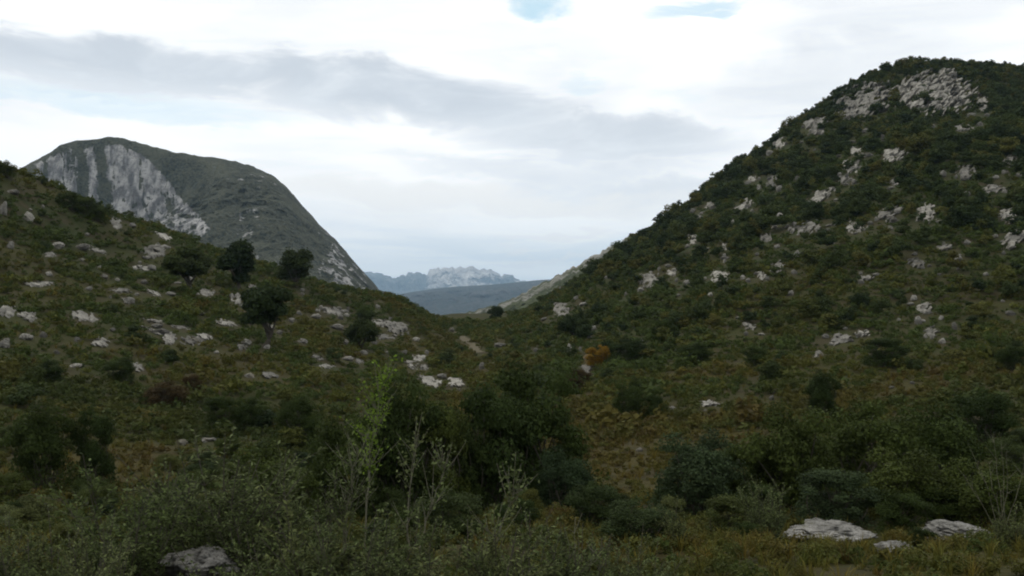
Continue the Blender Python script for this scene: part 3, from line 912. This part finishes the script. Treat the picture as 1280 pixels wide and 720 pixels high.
# loose stones
STN = [(1104, 172, 5, 10), (1141, 183, 11, 9), (1246, 221, 9, 6), (1180, 217, 8, 9), (974, 234, 8, 6), (976, 269, 11, 8), (1119, 274, 13, 8), (1149, 273, 8, 7), (1038, 303, 13, 6), (890, 257, 8, 6),
       (875, 271, 7, 6), (860, 246, 8, 7), (997, 317, 8, 10), (989, 366, 7, 7), (1143, 372, 10, 7), (1149, 400, 9, 11), (1179, 426, 9, 7), (1194, 407, 7, 10), (1177, 397, 7, 6), (1265, 391, 12, 6),
       (1025, 442, 13, 8), (1032, 420, 8, 6), (965, 497, 6, 6), (1141, 478, 7, 4), (1115, 484, 7, 3), (1199, 323, 10, 7), (1233, 342, 6, 5), (1199, 335, 5, 4), (1175, 342, 5, 4),
       (702, 354, 7, 7), (713, 435, 9, 12), (781, 441, 7, 9), (625, 431, 14, 5), (565, 412, 6, 5), (670, 437, 7, 5), (602, 457, 8, 9), (552, 470, 12, 6), (735, 446, 11, 7), (689, 343, 6, 6), (720, 372, 6, 5),
       (3, 259, 9, 17), (34, 270, 13, 13), (14, 239, 15, 6), (12, 306, 8, 10), (71, 306, 14, 9), (101, 308, 17, 8), (188, 334, 12, 7), (165, 281, 9, 6), (161, 375, 12, 8), (199, 414, 22, 7),
       (212, 367, 14, 5), (394, 395, 13, 6), (420, 408, 18, 7), (364, 400, 9, 6), (31, 421, 18, 8), (4, 428, 13, 12), (96, 424, 9, 6), (195, 407, 14, 5), (311, 469, 12, 6), (378, 426, 13, 6),
       (431, 427, 9, 6), (93, 457, 14, 5), (307, 427, 14, 7), (227, 553, 13, 7), (53, 418, 9, 8), (140, 412, 8, 5), (434, 448, 15, 6), (333, 433, 8, 6), (349, 415, 8, 5), (70, 440, 8, 5), (250, 392, 9, 5), (270, 440, 7, 4),
       (130, 345, 9, 6), (60, 342, 9, 6), (110, 360, 8, 5), (180, 352, 9, 6), (230, 345, 8, 5), (455, 440, 9, 5), (520, 424, 9, 5), (505, 440, 8, 5), (800, 562, 9, 5), (295, 671, 10, 6)]
gg = np.random.default_rng(77)
for q in CRAG:             # flecks of rock breaking out round the larger crags
    for _ in range(3):
        STN.append((q[0] + gg.normal(0, .75) * q[2], q[1] + gg.normal(0, .8) * q[3] + 2, gg.uniform(3.5, 10), gg.uniform(3, 6.5)))
for _ in range(46):        # more small stones strewn over the rocky left slope and a few over the hill
    if gg.random() < .62:
        px = gg.uniform(0, 540); lo = np.interp(px, [0, 150, 300, 475, 540], [225, 285, 335, 380, 395]); STN.append((px, lo + gg.uniform(6, 130) * gg.random()**.5 * (1 - px/1400), gg.uniform(3.5, 9), gg.uniform(3, 6)))
    else:
        px = gg.uniform(700, 1270); lo = np.interp(px, [700, 900, 1000, 1150, 1280], [362, 240, 175, 100, 100]); STN.append((px, gg.uniform(lo + 20, 440), gg.uniform(3.5, 8), gg.uniform(3, 6)))
for px, py, wd, ht in STN:
    o = rock(px, py, wd, ht, 'stone')
    if px < 545 and py < 500: lb, gr = 'small pale stone half sunk in the low scrub of the left slope', 'small stones on the left slope'
    elif px > 690 and py < 445: lb, gr = 'small white stone showing between bushes of the right hill', 'small stones on the right hill'
    elif py < 500: lb, gr = 'small pale stone on the brown valley floor by the pass', 'small stones on the valley floor'
    else: lb, gr = 'pale stone lying in the near heath', 'stones in the near heath'
    tag(o, lb, 'stone', gr)
for q in [(568, 413, 8, 6), (580, 422, 12, 7), (590, 431, 14, 8), (598, 438, 13, 7)]:      # the trodden path stays open
    KEEP.append((*q, float(at(q[0], q[1])[1][0])))
KP = np.array(KEEP)


def hides_rock(x, y, z, width, height):
    """would growth here cover a rock that shows?"""
    px, pt = project(x, y, z + height); _, pb = project(x, y, z)
    hw = width / 2 / y * F * .75
    out = np.zeros(len(x), bool)
    for kx, ky, kw, kh, kd in KP:
        out |= (np.abs(px - kx) < kw * .42 + hw * .8) & (pt < ky + kh * .22) & (pb > ky - kh * .3) & (y < kd * 1.06)
    return out


# ------------------------------------------------------------------ trees and shrubs
def plant(name, st_mesh, lf_mesh, label, cat, group, loc, rz, scale, parts=('stem', 'foliage')):
    e = tag(link(name, None, None, loc, rz, scale), label, cat, group)
    link(parts[0], st_mesh, e); link(parts[1], lf_mesh, e)
    return e


def tree_meshes(seed, lobn=26, n=8000, size=.060, lean=0.0, rx=.42, rz=.36, zc=.62):
    g = np.random.default_rng(seed)
    mb, lc = foliage(g, n, size, lobn, rx, rz, zc, .10, .12, .20, .38)
    lf = mb.mesh('crown', M['oak'])
    st = MB()
    f = np.array([g.normal(0, .02) - lean, g.normal(0, .02), zc - .28])
    b = np.array([lean * .6, 0, -.05])
    u = np.linspace(0, 1, 7)[:, None]
    trunk = b * (1-u) + f * u + np.sin(u*np.pi) * np.array([.03, .02, 0])
    tube(st, trunk, .040, .028, 7)
    for t in lc[:11]:
        u = np.linspace(0, 1, 6)[:, None]
        s = trunk[int(g.integers(3, 7))]
        tube(st, s * (1-u) + t * u + np.sin(u*np.pi) * np.array([0, 0, -.03]), .018, .005, 5)
    return st.mesh('trunk', M['bark']), lf


def stand(px, py_base, py_top):
    x, y, z = (float(q[0]) for q in at(px, py_base))
    return (x, y, z - .05), (py_base - py_top) / F * y


TREES = [(235, 367, 303, 51, 0.0, dict(rx=.40, rz=.32, zc=.62), 'dark holm oak with a thin bare trunk, first of three below the cliff'),
         (297, 362, 299, 52, .02, dict(rx=.33, rz=.42, zc=.56), 'tall dark holm oak in the middle of the three below the mountain'),
         (369, 359, 309, 53, -.02, dict(rx=.47, rz=.42, zc=.54), 'round dark holm oak standing against the mountain nearest the pass'),
         (331, 435, 351, 54, -.10, dict(rx=.34, rz=.34, zc=.62), 'biggest dark oak with a leaning trunk on the left slope'),
         (451, 437, 395, 55, .03, dict(rx=.44, rz=.42, zc=.52), 'small dark oak among pale rocks right of the leaning oak'),
         (620, 401, 380, 56, 0, dict(rx=.48, rz=.40, zc=.5), 'round dark tree standing in the pass between the slopes'),
         (714, 420, 391, 57, 0, dict(rx=.55, rz=.42, zc=.5), 'round dark tree below the two slanting boulders by the pass')]
for px, pb, pt, sd, ln, kw, lb in TREES:
    loc, H = stand(px, pb, pt)
    kw['rz'] += .07; kw['zc'] -= .05; kw['rx'] += .10
    t, l = tree_meshes(sd, lean=ln, **kw)
    plant('holm_oak', t, l, lb, 'tree', 'holm oaks standing apart in the valley', loc, 0.0, H, ('trunk', 'crown'))

# near dense shrubs
DENSE = []
for sd in range(4):
    gg = np.random.default_rng(200 + sd)
    mb, lc = foliage(gg, 18000, .032, 34, .50, .46, .48, .20, .25, .13, .32, .55, 1.0, .22)
    DENSE.append((stems_to(gg, lc, .012).mesh('stem', M['bark']), mb.arrays()))
_cache = {}


def dense_mesh(k, mat):
    if (k, mat) not in _cache:
        V_, Q_, t_, h_ = DENSE[k][1]
        _cache[(k, mat)] = raw_mesh('foliage', V_, Q_, M[mat], False, tint=t_, hue=h_)
    return _cache[(k, mat)]


def near_loc(px, Y):
    rx, _ = ray(px, 500)
    x = float(rx) * Y
    return (x, Y, float(ground(np.array([x]), np.array([Y]))[0]) - .03)


NB = [  # px, distance, top py, width px, mesh, material, label
    (618, 22.0, 468, 120, 0, 'dense', 'tall dark broadleaf shrub, left one of the big pair in the middle'),
    (672, 23.5, 452, 140, 1, 'dense', 'tallest dark broadleaf shrub in the middle with a rounded top'),
    (570, 21.0, 530, 80, 3, 'dense', 'lower dark shrub filling the gap between the sapling and the big pair'),
    (700, 21.0, 560, 70, 2, 'blue', 'small bluish shrub at the right foot of the big dark pair'),
    (498, 20.0, 470, 110, 2, 'dense', 'dark shrub standing behind the bright slender sapling'),
    (548, 20.5, 505, 90, 3, 'dense', 'shadowy shrub closing the gap left of the tall central pair'),
    (940, 22.0, 535, 90, 0, 'dense', 'lower green shrub joining the bluish one and the olive one'),
    (1130, 19.0, 560, 120, 1, 'dense', 'low broad shrub in front of the right foreground thicket'),
    (330, 17.0, 552, 110, 2, 'dense', 'dull green shrub behind the feathery grey green one'),
    (430, 19.0, 520, 90, 1, 'dense', 'dull green shrub left of the bright slender sapling'),
    (868, 20.0, 538, 112, 1, 'blue', 'rounded bluish green shrub right of the brown clearing'),
    (992, 21.0, 506, 120, 1, 'dense', 'olive green shrub with pale shoots right of the bluish one'),
    (1085, 23.0, 492, 140, 0, 'dense', 'broad dark green shrub in the middle of the right foreground thicket'),
    (1165, 24.0, 500, 120, 2, 'dense', 'dark green shrub at the right end of the foreground thicket'),
    (1040, 18.0, 585, 100, 3, 'blue', 'low dark bluish shrub just behind the long pale boulder'),
    (1232, 18.0, 572, 110, 1, 'dense', 'rounded green shrub at the right edge with dead twigs above it'),
    (1230, 38.0, 478, 80, 0, 'dense', 'dark round shrub behind the thicket near the right edge'),
    (1030, 48.0, 458, 50, 2, 'dense', 'dark round shrub at the edge of the yellow grass on the right'),
    (785, 55.0, 470, 50, 1, 'dense', 'dark spreading shrub alone in the brown clearing'),
    (818, 54.0, 490, 32, 3, 'dense', 'low dark shrub touching the spreading one in the clearing'),
    (55, 29.0, 502, 78, 2, 'dense', 'dark upright shrub close to the left edge'),
    (119, 30.0, 495, 58, 0, 'dense', 'dark cone shaped shrub right of the one at the left edge'),
    (275, 50.0, 492, 48, 3, 'dense', 'low dark rounded shrub, left one of a touching pair in the valley'),
    (308, 51.0, 494, 42, 1, 'dense', 'low dark rounded shrub, right one of a touching pair in the valley'),
    (373, 46.0, 484, 58, 0, 'dense', 'dark leafy shrub between the touching pair and the sapling'),
    (64, 62.0, 448, 36, 1, 'dense', 'dull dark shrub in brown heather near the left edge'),
    (150, 66.0, 444, 40, 2, 'dense', 'dark shrub beside the grey flat rock on the left valley side'),
    (748, 108.0, 428, 34, 0, 'autumn', 'orange yellow autumn bush beside a grey boulder'),
    (240, 62.0, 466, 34, 3, 'russet', 'red brown low bush on the left valley side'),
    (205, 60.0, 474, 60, 1, 'russet', 'wide dull russet bush in the left valley heather'),
    (724, 92.0, 458, 36, 2, 'russet', 'russet low bush above the brown clearing'),
    (830, 118.0, 398, 32, 3, 'dense', 'dark round bush at the foot of the right hill under the white cluster'),
    (790, 112.0, 420, 50, 1, 'dense', 'wide dark bush just right of the yellow autumn bush'),
    (870, 100.0, 426, 46, 2, 'dense', 'dark bush near the foot of the hill above the yellow grass'),
    (945, 96.0, 428, 36, 0, 'dense', 'dark bush left of the bright craggy rock at the hill foot'),
    (1105, 92.0, 420, 60, 3, 'dense', 'broad dark bush below the vertical string of rocks'),
    (1262, 88.0, 424, 44, 1, 'dense', 'dark bush at the hill foot by the right edge'),
    (455, 118.0, 384, 28, 2, 'dense', 'flat dark bush just behind the small oak among rocks'),
    (122, 132.0, 254, 26, 1, 'dense', 'right one of the dark bushes along the left skyline'),
    (106, 132.0, 246, 28, 3, 'dense', 'middle one of the dark bushes along the left skyline'),
    (86, 134.0, 236, 30, 0, 'dense', 'left one of the dark bushes along the left skyline'),
    (8, 128.0, 200, 26, 1, 'dense', 'dark bush at the very top of the left slope'),
]
for i, (px, Y, top, wp, k, mat, lb) in enumerate(NB):
    loc = near_loc(px, Y)
    if Y >= 60:
        loc = tuple(float(q[0]) for q in at(px, top + wp * (.62 if wp > 45 else .85))); Y = loc[1]
    _, zt = ray(px, top)
    H = max(.5, float(zt) * Y - loc[2]); W = wp / F * Y
    plant('shrub', DENSE[k][0], dense_mesh(k, mat), lb, 'shrub', 'large shrubs of the valley floor and its edges', loc, i * 2.399, (W * (1.22 if Y < 30 else 1.0), W * 1.1, H * (1.05 if Y < 30 else 1.0)))

# grey green willowy shrubs and slender young trees near the viewer
def spr(sd, mat, smat, **kw):
    gg = np.random.default_rng(sd)
    s, l = sprigs(gg, **kw)
    return s.mesh('stem', M[smat]), l.mesh('foliage', M[mat])


WIL = [spr(300, 'willow', 'bark', n=30, H=1.0, spread=.55, leafL=.042, per=22, twigs=9, rbase=.28, thick=.006),
       spr(301, 'willow', 'bark', n=24, H=1.0, spread=.40, leafL=.046, per=22, twigs=8, rbase=.20, thick=.006),
       spr(302, 'willow', 'bark', n=34, H=1.0, spread=.75, leafL=.040, per=20, twigs=9, rbase=.34, thick=.006),
       spr(303, 'willow', 'bark', n=16, H=1.0, spread=.30, leafL=.050, per=24, twigs=9, rbase=.15, thick=.007)]
WL = [  # px, distance, top py, width scale, mesh, label
    (215, 12.0, 556, 1.25, 2, 'broad grey green shrub above the flat boulder at the bottom'),
    (290, 12.5, 548, 1.2, 0, 'feathery grey green shrub with pale upright shoots at its top'),
    (345, 11.5, 585, 1.2, 2, 'brownish grey green shrub between the feathery one and the sapling'),
    (160, 10.5, 610, 1.1, 1, 'sparse grey green shrub left of the flat boulder'),
    (400, 9.0, 606, 1.0, 3, 'upright leafy shrub with light green tips left of the pale trunk'),
    (440, 8.6, 640, 1.2, 0, 'low grey green shrub at the foot of the pale trunk'),
    (365, 8.2, 668, 1.2, 2, 'low shrub at the bottom edge right of the flat boulder'),
    (500, 8.8, 640, 1.0, 1, 'grey green shrub at the bottom right of the pale trunk'),
    (560, 8.3, 650, 1.3, 2, 'wide silvery shrub in the middle of the bottom edge'),
    (612, 9.2, 622, .8, 3, 'narrow silvery shrub with one shoot leaning to the right'),
    (650, 8.6, 662, 1.2, 0, 'low silvery shrub right of the one with the leaning shoot'),
    (715, 8.8, 668, 1.2, 1, 'low grey shrub at the bottom edge with bare twigs'),
    (775, 9.4, 672, 1.1, 2, 'low dull shrub at the bottom edge under the brown clearing'),
    (60, 9.2, 640, 1.2, 2, 'grey green shrub in the bottom left corner'),
    (5, 9.8, 655, 1.1, 0, 'low shrub cut off by the left edge at the bottom'),
    (120, 8.4, 676, 1.1, 1, 'small low shrub at the bottom left beside the flat boulder'),
    (960, 15.0, 600, .9, 1, 'slight pale shooted shrub before the olive green one'),
    (1262, 13.0, 622, 1.0, 3, 'leafy low shrub at the right edge behind the rounded boulder'),
    (845, 13.5, 622, .9, 3, 'small grey shrub in front of the bluish green one'),
]
for i, (px, Y, top, ws, k, lb) in enumerate(WL):
    loc = near_loc(px, Y)
    _, zt = ray(px, top)
    H = max(.35, float(zt) * Y - loc[2])
    plant('willow_shrub', WIL[k][0], WIL[k][1], lb, 'shrub', 'grey green shrubs nearest the viewer', loc, i * 1.7, (H * ws, H * ws, H))


def sapling(seed, H, nl, bare, lean, mat='bright', leaf=.055):
    """a slender young tree: pale bare trunk, leaves only on thin branches near the top"""
    g = np.random.default_rng(seed)
    st, lf = MB(), MB()
    u = np.linspace(0, 1, 14)[:, None]
    tr = u * np.array([lean, .05, H]) + np.sin(u * np.pi * 1.3) * np.array([-.05, .03, 0]) + .012 * g.normal(size=(14, 3)); tr[0] = (0, 0, -.1)
    tube(st, tr, .014, .004, 6)
    C, NN = [], []
    for _ in range(nl):
        f = bare + (1 - bare) * g.random()**.8
        p = tr[min(int(f * 13), 12)]
        dv = unit(g, 1)[0]; dv[2] = abs(dv[2]) + .5; dv /= np.linalg.norm(dv)
        L = g.uniform(.22, .55) * (1.3 - f * .55)
        q = np.linspace(0, 1, 5)[:, None]
        pts = p + dv * L * q + np.array([0, 0, .08]) * q * q
        tube(st, pts, .005, .002, 4)
        for _l in range(11):
            a = g.random(); C.append(p + dv * L * a + np.array([0, 0, .08]) * a * a + g.normal(0, .035, 3)); NN.append(unit(g, 1)[0] + np.array([0, -.3, .4]))
    for _ in range(5):        # bare side rods low down
        p = tr[int(g.integers(2, 7))]; dv = np.array([g.normal(0, .35), g.normal(0, .3), 1.0]); q = np.linspace(0, 1, 5)[:, None]
        tube(st, p + dv * g.uniform(.2, .5) * q, .005, .002, 4)
    C, NN = np.array(C), np.array(NN)
    s = leaf * g.uniform(.6, 1.3, len(C))
    leaves(lf, C, NN, s, s * .55, g)
    return st.mesh('trunk', M['palebark']), lf.mesh('foliage', M[mat])


SAP = [(456, 13.0, 460, 400, 62, .44, .22, 'bright', 'slender young tree with a pale trunk and bright yellow green leaves'),
       (513, 12.5, 552, 401, 14, .60, .02, 'willow', 'thin straight pale stem with hardly any leaves right of the bright young tree'),
       (523, 12.2, 580, 402, 20, .45, .30, 'willow', 'thin pale stem leaning to the right beside the straight one'),
       (432, 12.0, 560, 403, 40, .30, .10, 'willow', 'weak pale sapling left of the bright young tree'),
       (604, 10.5, 610, 404, 26, .30, .30, 'willow', 'short pale sapling leaning to the right before the dark pair')]
for px, Y, top, sd, nl, bare, ln, mat, lb in SAP:
    loc = near_loc(px, Y)
    _, zt = ray(px, top)
    H = float(zt) * Y - loc[2]
    t, l = sapling(sd, H, nl, bare, ln, mat)
    plant('sapling', t, l, lb, 'sapling', 'slender saplings of the foreground', loc, 0.0, 1.0, ('trunk', 'foliage'))

for px, Y, top, sd, lb in [(1252, 17.0, 548, 410, 'dead pale twigs standing out of the shrub at the right edge'), (722, 9.0, 655, 411, 'bare pale twigs in the low grey shrub at the bottom edge')]:
    gg = np.random.default_rng(sd); loc = near_loc(px, Y); _, zt = ray(px, top); H = float(zt) * Y - loc[2]
    mb = MB()
    for _ in range(7):
        dv = np.array([gg.normal(0, .22), gg.normal(0, .22), 1.0]); u = np.linspace(0, 1, 7)[:, None]
        L = H * gg.uniform(.7, 1.0); pts = dv * L * u + gg.normal(size=(7, 3)) * .012 * H; pts[0, 2] = -.1
        tube(mb, pts, .007, .002, 5)
        for k in range(5):
            p = pts[int(gg.integers(3, 7))]; d2 = dv * .6 + unit(gg, 1)[0] * .6; u2 = np.linspace(0, 1, 4)[:, None]
            tube(mb, p + d2 * H * gg.uniform(.08, .2) * u2, .003, .0015, 4)
    tag(link('dead_shrub', mb.mesh('dead_shrub', M['palebark']), None, loc), lb, 'dead shrub')

# undergrowth between the big shrubs
gg = np.random.default_rng(91)
cand = []
for _ in range(900):
    Y = 13.5 * (3.0 ** gg.random()); px = gg.uniform(-10, 1290)
    py0 = HORIZON + 1; loc = near_loc(px, Y); H = gg.uniform(.35, 1.0)
    if 735 < px < 850 and 24 < Y: continue
    if dryness(np.array([loc[0]]), np.array([loc[1]]))[0] > .8 and gg.random() < .8: continue
    if hides_rock(np.array([loc[0]]), np.array([Y]), np.array([loc[2]]), np.array([H * 1.3]), np.array([H]))[0]: continue
    if any((loc[0]-c_[0])**2 + (loc[1]-c_[1])**2 < 1.5**2 for c_, _h in cand): continue
    cand.append((loc, H))
    if len(cand) >= 120: break
for i, (loc, H) in enumerate(cand):
    px, _ = project(*loc)
    if px < 400: lb, gr = 'knee high shrub among the heath left of the saplings', 'knee high shrubs left of the saplings'
    elif px < 760: lb, gr = 'knee high shrub round the feet of the dark central pair', 'knee high shrubs round the central pair'
    else: lb, gr = 'knee high shrub round the right foreground thicket', 'knee high shrubs round the right thicket'
    mt = ('dense', 'hill', 'dense', 'willow', 'hill')[i % 5]
    wd = H * gg.uniform(1.1, 1.7)
    plant('undergrowth_shrub', DENSE[i % 4][0], dense_mesh(i % 4, mt), lb, 'shrub', gr, loc, i * 2.1, (wd, wd, H))

# ------------------------------------------------------------------ bushes of the hillsides
HT = []
for sd in range(7):
    gg = np.random.default_rng(500 + sd)
    HT.append(foliage(gg, 1050, .092, int(gg.integers(8, 15)), .50, .44, .48, .08, .15, .26, .46, .7)[0].arrays())
HTM = [raw_mesh('bush', V_, Q_, M['hill'], False, tint=t_, hue=h_) for V_, Q_, t_, h_ in HT]
FAR = []
for sd in range(5):
    gg = np.random.default_rng(520 + sd)
    FAR.append(foliage(gg, 240, .155, int(gg.integers(6, 11)), .50, .42, .46, .10, .12, .28, .5, .75)[0].arrays())
LOW = []
for sd in range(5):
    gg = np.random.default_rng(540 + sd)
    LOW.append(foliage(gg, 110, .17, 5, .52, .34, .24, .16, .15, .3, .5, .6)[0].arrays())

FINE = []
for sd in range(4):
    gg = np.random.default_rng(580 + sd)
    FINE.append(foliage(gg, 300, .085, 7, .52, .38, .28, .18, .2, .25, .45, .5)[0].arrays())
g = np.random.default_rng(21)


def jitter(x0, x1, y0, y1, step):
    a, b = np.meshgrid(np.arange(x0, x1, step), np.arange(y0, y1, step), indexing='ij')
    a = a.ravel() + g.uniform(-.55, .55, a.size) * step; b = b.ravel() + g.uniform(-.55, .55, b.size) * step
    ok = np.abs(a) < b * .56 + 6
    return a[ok], b[ok]


x, y = jitter(5, 200, 88, 356, 2.0)
z = ground(x, y)
px, py = project(x, y, z)
cover = .6 * fbm(x / 11, y / 11, 4.4, 3) + .6 * fbm(x / 38, y / 38, 7.4, 2)
hfrac = sstep(z, -4, 30)
dark = .56 + .22 * hfrac + .25 * sstep(z, 35, 75) + .55 * cover
foot = sstep(px, 640, 760)
keep = (g.random(len(x)) < np.clip(dark, .16, 1) * foot)
sz = np.clip((1.35 + .75 * hfrac + .5 * cover) * np.exp(g.normal(0, .34, len(x))), .6, 4.6)
keep &= (~hides_rock(x, y, z, sz * 1.1, sz) | (g.random(len(x)) < .10)) & (px < 1330)
sz = np.where(y > 285, np.minimum(sz, 3.3), sz)
x, y, z, sz, px, py, cover = (q[keep] for q in (x, y, z, sz, px, py, cover))
vis = visible(x, y, z + sz)
big = np.where(vis & (px > 690) & (px < 1272), sz / y, 0)
order = np.argsort(-big)[:250]
crest = np.interp(px, [690, 770, 900, 1000, 1050, 1100, 1150, 1290], [356, 311, 230, 165, 120, 92, 76, 84])


def zone(px, py, cr):
    if py - cr < 16:
        return ('dark bush breaking the skyline of the hill shoulder', 'skyline bushes of the hill shoulder') if px < 1010 else ('dark bush on the top line of the right hill', 'bushes on the hilltop line')
    if py < 160: return 'dark bush beside the pale cliff of the hilltop', 'bushes round the hilltop cliff'
    if py < 235: return 'dark bush on the steep upper slope beneath the hilltop cliff', 'bushes of the upper slope'
    if py < 310: return ('bush in the middle of the right hill between its slanting slabs', 'bushes among the slanting slabs') if px > 960 else ('bush on the hill shoulder not far below the skyline', 'bushes of the hill shoulder')
    if py < 375: return ('bush on the lower green slope of the right hill', 'bushes of the lower green slope') if px > 900 else ('bush low on the hill shoulder near the white rocks', 'bushes near the white rocks')
    return ('bush at the foot of the right hill', 'bushes at the foot of the right hill') if px > 880 else ('bush on the rising ground between the pass and the right hill', 'bushes between the pass and the hill')


for i in order:
    lb, gr = zone(px[i], py[i], crest[i])
    o = link('bush', HTM[int(g.integers(0, 7))], None, (x[i], y[i], z[i] - .05), g.uniform(0, 6.28), (sz[i] * g.uniform(.9, 1.25), sz[i] * g.uniform(.9, 1.25), sz[i]))
    tag(o, lb, 'bush', gr)
rest = np.ones(len(x), bool); rest[order] = False
rest &= (visible(x, y, z + sz * .9) | (y > 270))
tag(scatter('woodland', FAR, x[rest], y[rest], z[rest], sz[rest], np.clip(.45 - .55 * cover[rest] + .30 * g.normal(size=rest.sum()), 0, .999), M['hill'], g), 'dense dark scrub wood covering the right hill between the single bushes', 'scrub', kind='stuff')

# single bushes strewn over the left slope and the valley floor
x, y = jitter(-110, 90, 34, 215, 5.0)
z = ground(x, y); px, py = project(x, y, z)
sz = np.clip(.55 + g.gamma(2.0, .28, len(x)), .5, 2.4)
keep = (g.random(len(x)) < .42 + .4 * fbm(x/20, y/20, 9.9, 2)) & (px > 5) & (px < 1270) & ~((px > 760) & (y > 95)) & ~hides_rock(x, y, z, sz * 1.2, sz)
keep &= ~((dryness(x, y) > .75) & (g.random(len(x)) < .7))
for q in TREES:
    keep &= ~((np.abs(px - q[0]) < 26) & (np.abs(py - q[1]) < 26))
keep &= visible(x, y, z + sz * .8)
x, y, z, sz, px, py = (q[keep] for q in (x, y, z, sz, px, py))
for i in range(len(x)):
    if py[i] < 420 and px[i] < 560: lb, gr = 'low dark bush among stones on the left slope', 'low bushes of the left slope'
    elif px[i] < 560: lb, gr = 'low bush in the brown heather left of the valley bottom', 'low bushes in the left heather'
    elif px[i] < 760: lb, gr = 'low bush on the valley floor below the pass', 'low bushes of the valley floor'
    else: lb, gr = 'low bush on the level ground before the right hill', 'low bushes before the right hill'
    o = link('low_bush', HTM[int(g.integers(0, 7))], None, (x[i], y[i], z[i] - .04), g.uniform(0, 6.28), (sz[i] * g.uniform(1.0, 1.5), sz[i] * g.uniform(1.0, 1.5), sz[i]))
    tag(o, lb, 'bush', gr)

# ------------------------------------------------------------------ ground cover nobody could count
parts = [jitter(-14, 14, 9, 20, .42), jitter(-32, 32, 20, 60, .62), jitter(-75, 75, 60, 120, .72), jitter(-130, 150, 120, 225, 1.08), jitter(0, 200, 225, 350, 2.0)]
x = np.concatenate([p[0] for p in parts]); y = np.concatenate([p[1] for p in parts])
z = ground(x, y); dr = dryness(x, y)
sz = np.clip((.30 + .0048 * y) * np.exp(g.normal(0, .42, len(x))), .2, 2.4)
cl = fbm(x / 6, y / 6, 2.7, 3)
sz = np.where(y < 45, np.minimum(sz, .34 + .006 * y), sz)
keep = (g.random(len(x)) < .80 + .5 * cl) & ~hides_rock(x, y, z, sz, sz * np.where(y < 24, .42, .7)) & visible(x, y, z + sz)
x, y, z, sz, dr, cl = (q[keep] for q in (x, y, z, sz, dr, cl))
hue = np.clip(.08 + .58 * dr + .17 * g.normal(size=len(x)) + .2 * fbm(x/9, y/9, 6.1, 2), 0, .998)
near = (y < 60) & (y >= 24); fore = y < 24
tag(scatter('near_heath', FINE, x[fore], y[fore], z[fore], sz[fore] * 1.15, hue[fore], M['heath'], g), 'dense low heath growing between the nearest shrubs and boulders', 'heather', kind='stuff')
tag(scatter('heath', LOW, x[near], y[near], z[near], sz[near] * 1.1, hue[near], M['heath'], g), 'low brown and olive heather covering the near valley floor', 'heather', kind='stuff')
tag(scatter('scrub', LOW, x[~near], y[~near], z[~near], sz[~near], hue[~near], M['scrub'], g), 'low olive and brown scrub covering both slopes', 'scrub', kind='stuff')

TUFT = []
for sd in range(5):
    gg = np.random.default_rng(560 + sd); mb = MB()
    for _ in range(26):
        a = gg.uniform(0, 6.28); r0 = .16 * gg.random(); ln = gg.uniform(.25, 1.0) * .55; h = gg.uniform(.5, 1.0)
        b = np.array([r0*math.cos(a), r0*math.sin(a), 0]); o_ = np.array([math.cos(a), math.sin(a), 0]); s_ = np.array([-math.sin(a), math.cos(a), 0]) * gg.uniform(.010, .02)
        p1 = b + o_ * ln * .35 + np.array([0, 0, h * .6]); p2 = b + o_ * ln + np.array([0, 0, h * gg.uniform(.75, 1.0)])
        mb.quads([b - s_, b + s_, p1 + s_ * .8, p1 - s_ * .8, p1 - s_ * .8, p1 + s_ * .8, p2 + s_ * .15, p2 - s_ * .15], [(0, 1, 2, 3), (4, 5, 6, 7)], gg.random())
    TUFT.append(mb.arrays())
parts = [jitter(-13, 13, 7.5, 16, .30), jitter(-24, 24, 16, 34, .50), jitter(-44, 44, 34, 75, .95)]
x = np.concatenate([p[0] for p in parts]); y = np.concatenate([p[1] for p in parts])
z = ground(x, y); dr = dryness(x, y)
sz = np.clip((.24 + .003 * y) * g.uniform(.6, 1.4, len(x)), .15, .7)
keep = (g.random(len(x)) < .25 + .75 * dr) & ~hides_rock(x, y, z, sz * .4, sz * .45)
x, y, z, sz, dr = (q[keep] for q in (x, y, z, sz, dr))
tag(scatter('grass', TUFT, x, y, z, sz, np.clip(.15 + .6 * dr + .22 * g.normal(size=len(x)), 0, .998), M['grass'], g), 'dull yellow and brown grass tussocks of the near valley floor', 'grass', kind='stuff')
